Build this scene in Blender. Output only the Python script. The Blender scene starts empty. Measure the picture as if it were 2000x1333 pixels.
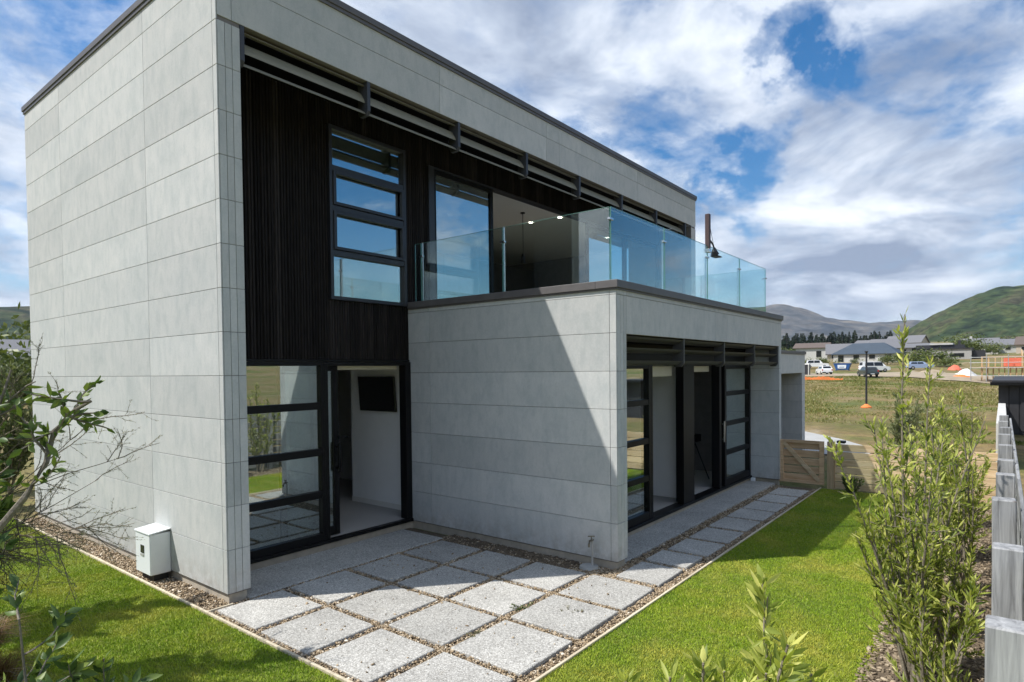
import bpy, bmesh, math, random
import numpy as np
from mathutils import Vector, Matrix

random.seed(7)
rng = np.random.default_rng(7)
S = bpy.context.scene
COL = S.collection

# ------------------------------------------------------------------ camera
CAM = Vector((-3.1596, -6.2963, 2.4039))
yaw, pitch, roll = math.radians(38.3832), math.radians(-1.2825), math.radians(-0.6211)
Fv = Vector((math.cos(pitch)*math.cos(yaw), math.cos(pitch)*math.sin(yaw), math.sin(pitch)))
Rv = Fv.cross(Vector((0, 0, 1))).normalized()
Uv = Rv.cross(Fv)
R2 = math.cos(roll)*Rv + math.sin(roll)*Uv
U2 = -math.sin(roll)*Rv + math.cos(roll)*Uv
cd = bpy.data.cameras.new('camera')
cam = bpy.data.objects.new('camera', cd)
COL.objects.link(cam)
cam.matrix_world = Matrix(((R2.x, U2.x, -Fv.x, CAM.x), (R2.y, U2.y, -Fv.y, CAM.y), (R2.z, U2.z, -Fv.z, CAM.z), (0, 0, 0, 1)))
cd.sensor_width = 36.0
cd.lens = 36.0*1210.4165/2000.0
cd.shift_y = 83.5/2000.0
cd.clip_start = 0.05
cd.clip_end = 30000
S.camera = cam
S.render.resolution_x, S.render.resolution_y = 1024, 682

# ------------------------------------------------------------------ sun and sky
SUNDIR = Vector((-1.0, 0.85, 1.813)).normalized()       # towards the sun
sl = bpy.data.lights.new('sun', 'SUN')
sl.energy = 2.55
sl.angle = math.radians(0.5)
sl.color = (1.0, 0.965, 0.91)
sun = bpy.data.objects.new('sun', sl)
COL.objects.link(sun)
sun.rotation_euler = SUNDIR.to_track_quat('Z', 'Y').to_euler()
sun.location = (-20, 17, 36)

W = bpy.data.worlds.new('World')
S.world = W
W.use_nodes = True
wn, wl = W.node_tree.nodes, W.node_tree.links
wn.clear()
def WN(t, **k):
    n = wn.new(t)
    for a, b in k.items():
        setattr(n, a, b)
    return n
wo = WN('ShaderNodeOutputWorld')
bg = WN('ShaderNodeBackground')
bg.inputs['Strength'].default_value = 0.088
wl.new(bg.outputs[0], wo.inputs[0])
sky = WN('ShaderNodeTexSky')
sky.sky_type = 'NISHITA'
sky.sun_disc = False
sky.sun_elevation = math.asin(SUNDIR.z)
sky.sun_rotation = math.atan2(SUNDIR.x, SUNDIR.y)
sky.air_density = 1.0
sky.dust_density = 0.6
sky.ozone_density = 2.5
tc = WN('ShaderNodeTexCoord')
sx = WN('ShaderNodeSeparateXYZ')
wl.new(tc.outputs['Generated'], sx.inputs[0])
def wmath(op, a, b=None, clamp=False):
    n = WN('ShaderNodeMath', operation=op, use_clamp=clamp)
    for i, v in enumerate((a, b)):
        if v is None:
            continue
        if isinstance(v, (int, float)):
            n.inputs[i].default_value = v
        else:
            wl.new(v, n.inputs[i])
    return n.outputs[0]
zc = wmath('MAXIMUM', sx.outputs[2], 0.0)
den = wmath('ADD', zc, 0.22)
px = wmath('DIVIDE', sx.outputs[0], den)
py = wmath('DIVIDE', sx.outputs[1], den)
cv = WN('ShaderNodeCombineXYZ')
wl.new(px, cv.inputs[0])
wl.new(py, cv.inputs[1])
PATCHES = [(12.5, 25.0, 0.3, 4.5, 0.075), (13.8, 21.5, 0.3, 4.0, 0.065), (16.5, 17.5, 0.3, 4.0, 0.075), (19.0, 15.5, 0.2, 3.0, 0.05), (29.0, 32.0, 0.5, 6.0, 0.07), (43.0, 31.0, 0.5, 6.0, 0.07), (75.0, 33.0, 0.5, 6.0, 0.04), (79.0, 22.0, 0.5, 4.0, 0.02),
           (-48.0, 23.0, 10.0, 30.0, 0.16), (-20.0, 18.0, 8.0, 24.0, 0.14), (150.0, 50.0, 8.0, 35.0, 0.07), (-120.0, 55.0, 8.0, 35.0, 0.07)]
def wnoise(off, scale, detail, rough, dist=0.0):
    m = WN('ShaderNodeMapping')
    m.inputs['Location'].default_value = off
    wl.new(cv.outputs[0], m.inputs[0])
    n = WN('ShaderNodeTexNoise')
    n.inputs['Scale'].default_value = scale
    n.inputs['Detail'].default_value = detail
    n.inputs['Roughness'].default_value = rough
    n.inputs['Distortion'].default_value = dist
    wl.new(m.outputs[0], n.inputs['Vector'])
    return n.outputs['Fac']
def wramp(fac, stops):
    r = WN('ShaderNodeValToRGB')
    e = r.color_ramp.elements
    while len(e) < len(stops):
        e.new(0.5)
    for k, (p, c) in zip(e, stops):
        k.position = p
        k.color = (c[0], c[1], c[2], 1) if not isinstance(c, (int, float)) else (c, c, c, 1)
    wl.new(fac, r.inputs[0])
    return r.outputs[0]
n1 = wnoise((3.1, 1.7, 0.0), 1.15, 9.0, 0.58, 0.45)
n1b = wnoise((8.0, 2.2, 5.0), 5.0, 7.0, 0.62, 0.3)
n1c = wnoise((2.0, 7.2, 9.0), 15.0, 6.0, 0.65, 0.2)
cover = wmath('ADD', wmath('ADD', wmath('MULTIPLY', n1, 0.64), wmath('MULTIPLY', n1b, 0.26)), wmath('MULTIPLY', n1c, 0.10))
wv = WN('ShaderNodeTexNoise')
wv.inputs['Scale'].default_value = 5.0
wv.inputs['Detail'].default_value = 7.0
wv.inputs['Roughness'].default_value = 0.62
wl.new(tc.outputs['Generated'], wv.inputs['Vector'])
w1 = WN('ShaderNodeVectorMath', operation='SUBTRACT')
wl.new(wv.outputs['Color'], w1.inputs[0])
w1.inputs[1].default_value = (0.5, 0.5, 0.5)
w2 = WN('ShaderNodeVectorMath', operation='SCALE')
wl.new(w1.outputs[0], w2.inputs[0])
w2.inputs['Scale'].default_value = 0.42
w3 = WN('ShaderNodeVectorMath', operation='ADD')
wl.new(w2.outputs[0], w3.inputs[0])
wl.new(tc.outputs['Generated'], w3.inputs[1])
w4 = WN('ShaderNodeVectorMath', operation='NORMALIZE')
wl.new(w3.outputs[0], w4.inputs[0])
warped = w4.outputs[0]
def clear_patch(az, el, inner, outer, amount):
    """a gap in the cloud deck around a direction (degrees)"""
    a, e = math.radians(az), math.radians(el)
    d = WN('ShaderNodeVectorMath', operation='DOT_PRODUCT')
    wl.new(warped, d.inputs[0])
    d.inputs[1].default_value = (math.cos(a)*math.cos(e), math.sin(a)*math.cos(e), math.sin(e))
    mr = WN('ShaderNodeMapRange', interpolation_type='SMOOTHSTEP')
    mr.inputs['From Min'].default_value = math.cos(math.radians(outer))
    mr.inputs['From Max'].default_value = math.cos(math.radians(inner))
    mr.inputs['To Min'].default_value = 0.0
    mr.inputs['To Max'].default_value = amount
    wl.new(d.outputs['Value'], mr.inputs['Value'])
    return mr.outputs[0]
for (az, el, i_, o_, am) in PATCHES:
    cover = wmath('SUBTRACT', cover, clear_patch(az, el, i_, o_, am))
mask = wramp(cover, [(0.375, 0.0), (0.425, 0.32), (0.48, 0.80), (0.55, 1.0)])
n2 = wnoise((1.3, 4.4, 2.0), 1.9, 8.0, 0.58, 0.4)
ccol = wramp(n2, [(0.36, (1.75, 2.15, 2.95)), (0.46, (3.1, 3.55, 4.35)), (0.57, (5.2, 5.55, 6.1)), (0.70, (6.9, 7.1, 7.4))])
mx = WN('ShaderNodeMix', data_type='RGBA')
wl.new(mask, mx.inputs[0])
# slightly deeper blue clear sky (polarised look of the picture)
sat = WN('ShaderNodeHueSaturation')
sat.inputs['Saturation'].default_value = 1.45
sat.inputs['Value'].default_value = 0.72
wl.new(sky.outputs[0], sat.inputs['Color'])
wl.new(sat.outputs[0], mx.inputs[6])
wl.new(ccol, mx.inputs[7])
wl.new(mx.outputs[2], bg.inputs['Color'])

S.view_settings.view_transform = 'Standard'
S.view_settings.look = 'None'
S.view_settings.gamma = 1.0
S.view_settings.use_curve_mapping = False
S.view_settings.exposure = 1.12
S.render.engine = 'CYCLES'
S.cycles.max_bounces = 10
S.cycles.transparent_max_bounces = 24

# ------------------------------------------------------------------ materials
GAIN = dict(panel=1.2, aggregate=1.6, pebble=1.6, mulch=1.4, grass_blade=1.42, lawn=1.3, leaf_bright=1.75, leaf_olive=1.3, leaf_dark=1.6, leaf_feather=1.3,
            grey_post=1.55, grey_rail=1.55, pine_board=1.25, pine_gate=1.45, pine_post=1.35, edging=1.9, terrain=1.35, field_blade=1.35, mountain=1.3, foundation=1.35, coping=1.15, soil=1.2,
            concrete=1.3, dirt=1.3, charred=1.3)      # overall lightness of each surface
class NT:
    def __init__(self, name):
        self.m = bpy.data.materials.new(name)
        self.m.use_nodes = True
        self.n, self.l = self.m.node_tree.nodes, self.m.node_tree.links
        self.b = self.n['Principled BSDF']
        self.out = self.n['Material Output']
        self._tc = None
        self.gain = GAIN.get(name, 1.0)
    def node(self, t, **k):
        x = self.n.new(t)
        for a, b in k.items():
            setattr(x, a, b)
        return x
    def link(self, a, b):
        self.l.new(a, b)
    def co(self, which='Object', scale=None):
        if self._tc is None:
            self._tc = self.node('ShaderNodeTexCoord')
        o = self._tc.outputs[which]
        if scale is not None:
            mp = self.node('ShaderNodeMapping')
            mp.inputs['Scale'].default_value = scale
            self.link(o, mp.inputs[0])
            o = mp.outputs[0]
        return o
    def wpos(self, scale=None):
        g = self.node('ShaderNodeNewGeometry')
        o = g.outputs['Position']
        if scale is not None:
            mp = self.node('ShaderNodeMapping')
            mp.inputs['Scale'].default_value = scale
            self.link(o, mp.inputs[0])
            o = mp.outputs[0]
        return o
    def noise(self, vec, scale, detail=5, rough=0.55, dist=0.0, out='Fac'):
        x = self.node('ShaderNodeTexNoise')
        x.inputs['Scale'].default_value = scale
        x.inputs['Detail'].default_value = detail
        x.inputs['Roughness'].default_value = rough
        x.inputs['Distortion'].default_value = dist
        self.link(vec, x.inputs['Vector'])
        return x.outputs[out]
    def voro(self, vec, scale, out='Distance', feature='F1', rand=1.0):
        x = self.node('ShaderNodeTexVoronoi', feature=feature)
        x.inputs['Scale'].default_value = scale
        x.inputs['Randomness'].default_value = rand
        self.link(vec, x.inputs['Vector'])
        return x.outputs[out]
    def ramp(self, fac, stops, interp='LINEAR'):
        r = self.node('ShaderNodeValToRGB')
        r.color_ramp.interpolation = interp
        e = r.color_ramp.elements
        while len(e) < len(stops):
            e.new(0.5)
        for k, (p, c) in zip(e, stops):
            k.position = p
            k.color = (c, c, c, 1) if isinstance(c, (int, float)) else (c[0], c[1], c[2], 1)
        self.link(fac, r.inputs[0])
        return r.outputs[0]
    def mix(self, fac, a, b, blend='MIX'):
        x = self.node('ShaderNodeMix', data_type='RGBA', blend_type=blend)
        for s, v in ((x.inputs[0], fac), (x.inputs[6], a), (x.inputs[7], b)):
            if isinstance(v, (int, float)):
                s.default_value = v
            elif isinstance(v, tuple):
                s.default_value = (v[0], v[1], v[2], 1)
            else:
                self.link(v, s)
        return x.outputs[2]
    def math(self, op, a, b=None):
        x = self.node('ShaderNodeMath', operation=op)
        for s, v in zip(x.inputs, (a, b)):
            if v is None:
                continue
            if isinstance(v, (int, float)):
                s.default_value = v
            else:
                self.link(v, s)
        return x.outputs[0]
    def rand(self):
        return self.node('ShaderNodeObjectInfo').outputs['Random']
    def col(self, c):
        if self.gain != 1.0:
            c = self.mix(1.0, c, (self.gain, self.gain, self.gain), 'MULTIPLY')
        if isinstance(c, tuple):
            self.b.inputs['Base Color'].default_value = (c[0], c[1], c[2], 1)
        else:
            self.link(c, self.b.inputs['Base Color'])
    def rough(self, r):
        if isinstance(r, (int, float)):
            self.b.inputs['Roughness'].default_value = r
        else:
            self.link(r, self.b.inputs['Roughness'])
    def bump(self, h, strength=0.3, dist=0.01):
        x = self.node('ShaderNodeBump')
        x.inputs['Strength'].default_value = strength
        x.inputs['Distance'].default_value = dist
        self.link(h, x.inputs['Height'])
        self.link(x.outputs[0], self.b.inputs['Normal'])

MAT = {}
def simple(name, c, rough=0.6, metal=0.0, var=0.12, scale=6.0, spec=0.4, bump=0.0):
    t = NT(name)
    v = t.noise(t.wpos(), scale, 5, 0.6)
    f = t.ramp(v, [(0.3, 1.0 - var), (0.7, 1.0 + var)])
    t.col(t.mix(1.0, c, f, 'MULTIPLY'))
    t.rough(rough)
    t.b.inputs['Metallic'].default_value = metal
    t.b.inputs['Specular IOR Level'].default_value = spec
    if bump:
        t.bump(v, bump, 0.01)
    MAT[name] = t.m
    return t.m

def make_materials():
    # concrete-look fibre cement panel
    t = NT('panel')
    p = t.wpos()
    ob = t.node('ShaderNodeObjectInfo')
    off = t.node('ShaderNodeVectorMath', operation='SCALE')
    off.inputs[0].default_value = (31.0, 17.0, 23.0)
    t.link(ob.outputs['Random'], off.inputs['Scale'])
    ad = t.node('ShaderNodeVectorMath', operation='ADD')
    t.link(p, ad.inputs[0])
    t.link(off.outputs[0], ad.inputs[1])
    pv_ = ad.outputs[0]
    a = t.noise(pv_, 2.2, 7, 0.62, 0.5)
    st = t.node('ShaderNodeMapping')
    st.inputs['Scale'].default_value = (7.0, 7.0, 2.6)
    t.link(pv_, st.inputs[0])
    b = t.noise(st.outputs[0], 1.5, 6, 0.62, 0.3)
    s = t.noise(p, 45.0, 3, 0.6)
    base = t.ramp(a, [(0.28, (0.375, 0.392, 0.385)), (0.42, (0.430, 0.440, 0.430)), (0.58, (0.460, 0.463, 0.450)), (0.75, (0.492, 0.490, 0.474))])
    c = t.mix(t.ramp(b, [(0.36, 0.55), (0.52, 0.0)]), base, (0.362, 0.383, 0.378))
    c = t.mix(t.ramp(b, [(0.58, 0.0), (0.72, 0.5)]), c, (0.50, 0.50, 0.49))
    c = t.mix(1.0, c, t.ramp(ob.outputs['Random'], [(0.0, 0.91), (1.0, 1.06)]), 'MULTIPLY')
    c = t.mix(1.0, c, t.ramp(s, [(0.3, 0.95), (0.7, 1.04)]), 'MULTIPLY')
    # soil splash near the ground
    z = t.node('ShaderNodeSeparateXYZ')
    t.link(p, z.inputs[0])
    spl = t.math('MULTIPLY', t.ramp(z.outputs[2], [(0.08, 1.0), (0.42, 0.0)]), t.ramp(t.noise(p, 9.0, 6, 0.7), [(0.4, 0.0), (0.75, 0.75)]))
    c = t.mix(spl, c, (0.25, 0.215, 0.165))
    t.col(c)
    t.rough(0.82)
    t.b.inputs['Specular IOR Level'].default_value = 0.25
    t.bump(t.noise(p, 60.0, 4, 0.6), 0.12, 0.004)
    MAT['panel'] = t.m
    simple('joint', (0.20, 0.185, 0.175), 0.9)
    # charred timber cladding
    t = NT('charred')
    g = t.noise(t.wpos((1.0, 1.0, 0.04)), 90.0, 5, 0.6)
    c = t.ramp(g, [(0.3, (0.006, 0.0058, 0.006)), (0.58, (0.016, 0.0135, 0.0125)), (0.85, (0.050, 0.038, 0.026))])
    c = t.mix(1.0, c, t.ramp(t.rand(), [(0.0, 0.7), (0.6, 1.1), (0.85, 1.5), (1.0, 2.0)]), 'MULTIPLY')
    t.col(c)
    t.rough(0.75)
    t.b.inputs['Specular IOR Level'].default_value = 0.12
    t.bump(g, 0.5, 0.004)
    MAT['charred'] = t.m
    simple('black_metal', (0.005, 0.005, 0.0055), 0.45, 0.0, 0.08, spec=0.25)
    simple('grey_frame', (0.030, 0.031, 0.036), 0.42, 0.0, 0.08, spec=0.5)
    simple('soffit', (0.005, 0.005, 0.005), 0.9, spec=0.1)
    simple('coping', (0.105, 0.097, 0.096), 0.5, 0.0, 0.1, spec=0.5)
    simple('louvre', (0.24, 0.225, 0.165), 0.55, 0.0, 0.06)
    simple('louvre_dark', (0.085, 0.085, 0.085), 0.45, 0.0, 0.06)
    simple('bracket', (0.055, 0.057, 0.066), 0.5)
    simple('foundation', (0.34, 0.30, 0.24), 0.9, 0.0, 0.15, 8.0, bump=0.2)
    simple('wall_white', (0.91, 0.905, 0.89), 0.85, 0.0, 0.02)
    simple('ceiling_white', (0.78, 0.76, 0.71), 0.9, 0.0, 0.02)
    simple('blind', (0.70, 0.66, 0.54), 0.85, 0.0, 0.03)
    simple('curtain', (0.72, 0.73, 0.72), 0.9, 0.0, 0.04)
    simple('interior_dark', (0.05, 0.052, 0.055), 0.5)
    simple('bench_top', (0.7, 0.7, 0.68), 0.35)
    simple('tv_screen', (0.006, 0.006, 0.007), 0.12)
    t = NT('carpet')
    n = t.noise(t.wpos(), 220.0, 3, 0.6)
    t.col(t.ramp(n, [(0.3, (0.34, 0.32, 0.29)), (0.7, (0.48, 0.455, 0.42))]))
    t.rough(0.95)
    MAT['carpet'] = t.m
    simple('steel', (0.62, 0.63, 0.63), 0.25, 1.0, 0.04)
    simple('white_plastic', (0.80, 0.83, 0.84), 0.45, 0.0, 0.03)
    simple('meter_dark', (0.03, 0.03, 0.03), 0.2)
    simple('pipe_grey', (0.42, 0.42, 0.40), 0.45)
    simple('brass', (0.20, 0.19, 0.16), 0.4, 0.7)
    simple('hose_black', (0.02, 0.02, 0.02), 0.5)
    # clear window glass
    def glass(name, tint, add, mul, rough=0.0, gcol=(1, 1, 1)):
        t = NT(name)
        fr = t.node('ShaderNodeFresnel')
        gm = t.node('ShaderNodeNewGeometry')
        t.link(t.math('SUBTRACT', 1.5, t.math('MULTIPLY', gm.outputs['Backfacing'], 1.5-1/1.5)), fr.inputs['IOR'])
        f = t.math('MINIMUM', t.math('ADD', t.math('MULTIPLY', fr.outputs[0], mul), add), 1.0)
        tr = t.node('ShaderNodeBsdfTransparent')
        tr.inputs[0].default_value = (*tint, 1)
        gl = t.node('ShaderNodeBsdfGlossy')
        gl.inputs['Roughness'].default_value = rough
        gl.inputs['Color'].default_value = (*gcol, 1)
        mxx = t.node('ShaderNodeMixShader')
        t.link(f, mxx.inputs[0])
        t.link(tr.outputs[0], mxx.inputs[1])
        t.link(gl.outputs[0], mxx.inputs[2])
        t.link(mxx.outputs[0], t.out.inputs[0])
        t.n.remove(t.b)
        MAT[name] = t.m
    glass('window_glass', (0.78, 0.83, 0.82), 0.28, 2.0, gcol=(0.93, 1.0, 0.99))
    glass('balustrade_glass', (0.91, 0.975, 0.96), 0.045, 1.5, gcol=(0.95, 1.0, 0.99))
    simple('glass_edge', (0.10, 0.24, 0.20), 0.15)
    glass('far_glass', (0.25, 0.3, 0.33), 0.25, 1.5)
    # exposed aggregate concrete
    t = NT('aggregate')
    p = t.wpos()
    v = t.voro(p, 88.0, 'Color')
    sep = t.node('ShaderNodeSeparateColor')
    t.link(v, sep.inputs[0])
    c = t.ramp(sep.outputs[0], [(0.0, (0.15, 0.144, 0.13)), (0.10, (0.225, 0.218, 0.20)), (0.4, (0.305, 0.296, 0.272)), (0.8, (0.375, 0.366, 0.338)), (1.0, (0.46, 0.45, 0.42))])
    d = t.voro(p, 88.0, 'Distance')
    c = t.mix(t.ramp(d, [(0.4, 0.0), (0.8, 0.6)]), c, (0.19, 0.182, 0.165))
    big = t.noise(p, 1.6, 6, 0.65, 0.4)
    c = t.mix(1.0, c, t.ramp(big, [(0.3, 0.78), (0.7, 1.08)]), 'MULTIPLY')
    stn = t.noise(p, 4.3, 7, 0.7, 0.8)
    c = t.mix(t.ramp(stn, [(0.58, 0.0), (0.75, 0.45)]), c, (0.21, 0.19, 0.155))
    c = t.mix(1.0, c, t.ramp(t.rand(), [(0.0, 0.88), (1.0, 1.06)]), 'MULTIPLY')
    t.col(c)
    t.rough(0.85)
    t.bump(t.ramp(d, [(0.0, 1.0), (0.8, 0.0)]), 0.4, 0.005)
    MAT['aggregate'] = t.m
    # pebbles: colour per stone
    t = NT('pebble')
    at = t.node('ShaderNodeAttribute')
    at.attribute_name = 'tone'
    t.col(t.ramp(at.outputs['Fac'], [(0.0, (0.06, 0.042, 0.026)), (0.3, (0.165, 0.12, 0.07)), (0.6, (0.27, 0.205, 0.13)), (0.85, (0.36, 0.30, 0.22)), (1.0, (0.50, 0.45, 0.37))]))
    t.rough(0.8)
    MAT['pebble'] = t.m
    t = NT('soil')
    n = t.noise(t.wpos(), 25.0, 6, 0.7)
    t.col(t.ramp(n, [(0.3, (0.06, 0.043, 0.028)), (0.7, (0.17, 0.13, 0.085))]))
    t.rough(0.95)
    t.bump(n, 0.6, 0.02)
    MAT['soil'] = t.m
    # mulch chips
    t = NT('mulch')
    at = t.node('ShaderNodeAttribute')
    at.attribute_name = 'tone'
    t.col(t.ramp(at.outputs['Fac'], [(0.0, (0.06, 0.045, 0.03)), (0.5, (0.17, 0.13, 0.085)), (1.0, (0.33, 0.27, 0.19))]))
    t.rough(0.9)
    MAT['mulch'] = t.m
    # lawn base and blades
    t = NT('lawn')
    n = t.noise(t.wpos(), 2.0, 5, 0.6)
    t.col(t.ramp(n, [(0.3, (0.07, 0.105, 0.012)), (0.6, (0.12, 0.15, 0.02)), (0.8, (0.19, 0.18, 0.05))]))
    t.rough(0.9)
    MAT['lawn'] = t.m
    t = NT('grass_blade')
    at = t.node('ShaderNodeAttribute')
    at.attribute_name = 'tone'
    big = t.noise(t.wpos(), 1.3, 4, 0.6)
    c = t.ramp(at.outputs['Fac'], [(0.0, (0.11, 0.180, 0.008)), (0.5, (0.205, 0.285, 0.016)), (0.85, (0.285, 0.335, 0.030)), (1.0, (0.40, 0.36, 0.11))])
    c = t.mix(t.ramp(big, [(0.46, 0.0), (0.66, 0.7)]), c, (0.37, 0.33, 0.06))
    c = t.mix(t.ramp(big, [(0.28, 0.6), (0.44, 0.0)]), c, (0.10, 0.19, 0.012))
    fine = t.noise(t.wpos(), 7.0, 5, 0.65)
    c = t.mix(t.ramp(fine, [(0.56, 0.0), (0.74, 0.5)]), c, (0.40, 0.33, 0.12))
    c = t.mix(t.ramp(fine, [(0.26, 0.6), (0.42, 0.0)]), c, (0.05, 0.11, 0.012))
    t.col(c)
    t.rough(0.6)
    t.b.inputs['Specular IOR Level'].default_value = 0.25
    MAT['grass_blade'] = t.m
    # leaves
    def leafmat(name, stops, trans=0.25, rough=0.45):
        t = NT(name)
        at = t.node('ShaderNodeAttribute')
        at.attribute_name = 'tone'
        c = t.ramp(at.outputs['Fac'], stops)
        t.col(c)
        t.rough(rough)
        t.b.inputs['Specular IOR Level'].default_value = 0.35
        tl = t.node('ShaderNodeBsdfTranslucent')
        t.link(t.mix(1.0, c, (1.35, 1.5, 0.6), 'MULTIPLY'), tl.inputs[0])
        m = t.node('ShaderNodeMixShader')
        m.inputs[0].default_value = trans
        t.link(t.b.outputs[0], m.inputs[1])
        t.link(tl.outputs[0], m.inputs[2])
        t.link(m.outputs[0], t.out.inputs[0])
        MAT[name] = t.m
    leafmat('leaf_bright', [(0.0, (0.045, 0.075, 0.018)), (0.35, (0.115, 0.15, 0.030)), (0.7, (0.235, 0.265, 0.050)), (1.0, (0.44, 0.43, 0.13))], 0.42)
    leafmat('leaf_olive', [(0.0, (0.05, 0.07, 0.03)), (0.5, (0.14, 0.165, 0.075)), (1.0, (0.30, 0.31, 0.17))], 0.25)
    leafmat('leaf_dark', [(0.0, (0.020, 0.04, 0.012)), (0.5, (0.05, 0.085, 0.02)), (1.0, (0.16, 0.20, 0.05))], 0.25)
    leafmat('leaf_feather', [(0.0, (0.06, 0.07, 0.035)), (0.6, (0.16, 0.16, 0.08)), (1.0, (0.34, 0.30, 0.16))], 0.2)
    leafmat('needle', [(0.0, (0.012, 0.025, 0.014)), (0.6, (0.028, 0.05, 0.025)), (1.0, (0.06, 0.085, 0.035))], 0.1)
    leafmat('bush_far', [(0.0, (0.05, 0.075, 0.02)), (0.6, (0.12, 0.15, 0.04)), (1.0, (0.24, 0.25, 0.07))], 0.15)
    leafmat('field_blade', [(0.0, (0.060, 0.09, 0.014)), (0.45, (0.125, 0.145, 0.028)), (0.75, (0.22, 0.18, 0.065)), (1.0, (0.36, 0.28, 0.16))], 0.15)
    leafmat('tussock', [(0.0, (0.09, 0.05, 0.022)), (0.6, (0.20, 0.115, 0.05)), (1.0, (0.34, 0.22, 0.10))], 0.15)
    simple('bark', (0.19, 0.165, 0.13), 0.9, 0.0, 0.35, 60.0, bump=0.5)
    simple('bark_pale', (0.22, 0.19, 0.14), 0.9, 0.0, 0.3, 60.0, bump=0.5)
    simple('twig', (0.17, 0.14, 0.10), 0.85, 0.0, 0.25, 80.0)
    # timber
    def timber(name, c0, c1, c2, axis):
        t = NT(name)
        sc = [9.0, 9.0, 9.0]
        sc[axis] = 0.6
        ob = t.node('ShaderNodeObjectInfo')
        addn = t.node('ShaderNodeVectorMath', operation='ADD')
        mp = t.node('ShaderNodeMapping')
        mp.inputs['Scale'].default_value = sc
        mul = t.node('ShaderNodeVectorMath', operation='SCALE')
        mul.inputs[0].default_value = (17.0, 9.0, 13.0)
        t.link(ob.outputs['Random'], mul.inputs['Scale'])
        t.link(t.wpos(), addn.inputs[0])
        t.link(mul.outputs[0], addn.inputs[1])
        t.link(addn.outputs[0], mp.inputs[0])
        n = t.noise(mp.outputs[0], 3.0, 8, 0.65, 0.6)
        c = t.ramp(n, [(0.28, c0), (0.5, c1), (0.75, c2)])
        c = t.mix(1.0, c, t.ramp(ob.outputs['Random'], [(0.0, 0.82), (1.0, 1.14)]), 'MULTIPLY')
        k = t.voro(t.wpos((1.0, 1.0, 1.0)), 2.6, 'Distance')
        c = t.mix(t.ramp(k, [(0.02, 0.85), (0.055, 0.0)]), c, (0.05, 0.035, 0.025))
        t.col(c)
        t.rough(0.8)
        t.bump(n, 0.35, 0.006)
        MAT[name] = t.m
    timber('pine_board', (0.40, 0.275, 0.15), (0.57, 0.42, 0.25), (0.66, 0.53, 0.36), 1)
    timber('pine_gate', (0.30, 0.19, 0.10), (0.44, 0.30, 0.175), (0.55, 0.40, 0.25), 1)
    timber('pine_post', (0.34, 0.23, 0.13), (0.48, 0.35, 0.21), (0.57, 0.44, 0.28), 2)
    timber('grey_post', (0.065, 0.065, 0.066), (0.175, 0.176, 0.176), (0.29, 0.29, 0.285), 2)
    timber('grey_rail', (0.065, 0.065, 0.066), (0.165, 0.166, 0.166), (0.28, 0.28, 0.275), 0)
    timber('edging', (0.20, 0.165, 0.115), (0.30, 0.26, 0.19), (0.40, 0.36, 0.28), 0)
    timber('framing', (0.40, 0.25, 0.12), (0.55, 0.37, 0.2), (0.65, 0.48, 0.3), 2)
    # terrain
    t = NT('terrain')
    p = t.wpos()
    n = t.noise(p, 0.06, 7, 0.62, 0.4)
    m = t.noise(t.wpos((0.35, 1.0, 1.0)), 0.22, 6, 0.65)
    f = t.noise(p, 1.7, 6, 0.7)
    c = t.ramp(n, [(0.33, (0.055, 0.080, 0.014)), (0.46, (0.100, 0.105, 0.022)), (0.55, (0.165, 0.118, 0.045)), (0.70, (0.085, 0.085, 0.018))])
    c = t.mix(t.ramp(m, [(0.50, 0.0), (0.60, 0.8)]), c, (0.185, 0.135, 0.065))
    c = t.mix(t.ramp(m, [(0.61, 0.0), (0.69, 0.8)]), c, (0.30, 0.26, 0.19))
    c = t.mix(1.0, c, t.ramp(f, [(0.3, 0.6), (0.7, 1.3)]), 'MULTIPLY')
    t.col(c)
    t.rough(0.95)
    t.bump(f, 0.8, 0.25)
    MAT['terrain'] = t.m
    def hillmat(name, stops, s1, s2):
        t = NT(name)
        p = t.wpos()
        n = t.noise(p, s1, 9, 0.62, 0.6)
        q = t.noise(t.wpos((1, 1, 2.5)), s2, 8, 0.65)
        c = t.ramp(n, stops)
        c = t.mix(1.0, c, t.ramp(q, [(0.35, 0.35), (0.65, 1.55)]), 'MULTIPLY')
        t.col(c)
        t.rough(1.0)
        t.b.inputs['Specular IOR Level'].default_value = 0.0
        MAT[name] = t.m
    hillmat('hill', [(0.32, (0.012, 0.022, 0.013)), (0.44, (0.036, 0.055, 0.022)), (0.50, (0.060, 0.075, 0.028)), (0.56, (0.070, 0.064, 0.036)), (0.63, (0.018, 0.030, 0.016))], 0.011, 0.06)
    hillmat('mountain', [(0.34, (0.022, 0.027, 0.032)), (0.47, (0.055, 0.055, 0.052)), (0.60, (0.115, 0.095, 0.072))], 0.003, 0.011)
    simple('concrete', (0.30, 0.30, 0.29), 0.9, 0.0, 0.1, 1.5)
    simple('dirt', (0.27, 0.22, 0.155), 0.95, 0.0, 0.25, 0.8, bump=0.4)
    simple('roof_grey', (0.17, 0.17, 0.18), 0.6)
    simple('roof_blue', (0.055, 0.075, 0.10), 0.6, 0.0, 0.1, 0.5)
    simple('roof_brown', (0.13, 0.10, 0.085), 0.7)
    simple('render_white', (0.55, 0.54, 0.51), 0.85)
    simple('render_grey', (0.38, 0.37, 0.35), 0.85)
    simple('render_tan', (0.46, 0.40, 0.32), 0.85)
    simple('cladding_black', (0.032, 0.032, 0.036), 0.6)
    simple('car_white', (0.78, 0.79, 0.80), 0.25, 0.0, 0.02, spec=0.6)
    simple('car_dark', (0.035, 0.05, 0.055), 0.22, 0.0, 0.02, spec=0.6)
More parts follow.
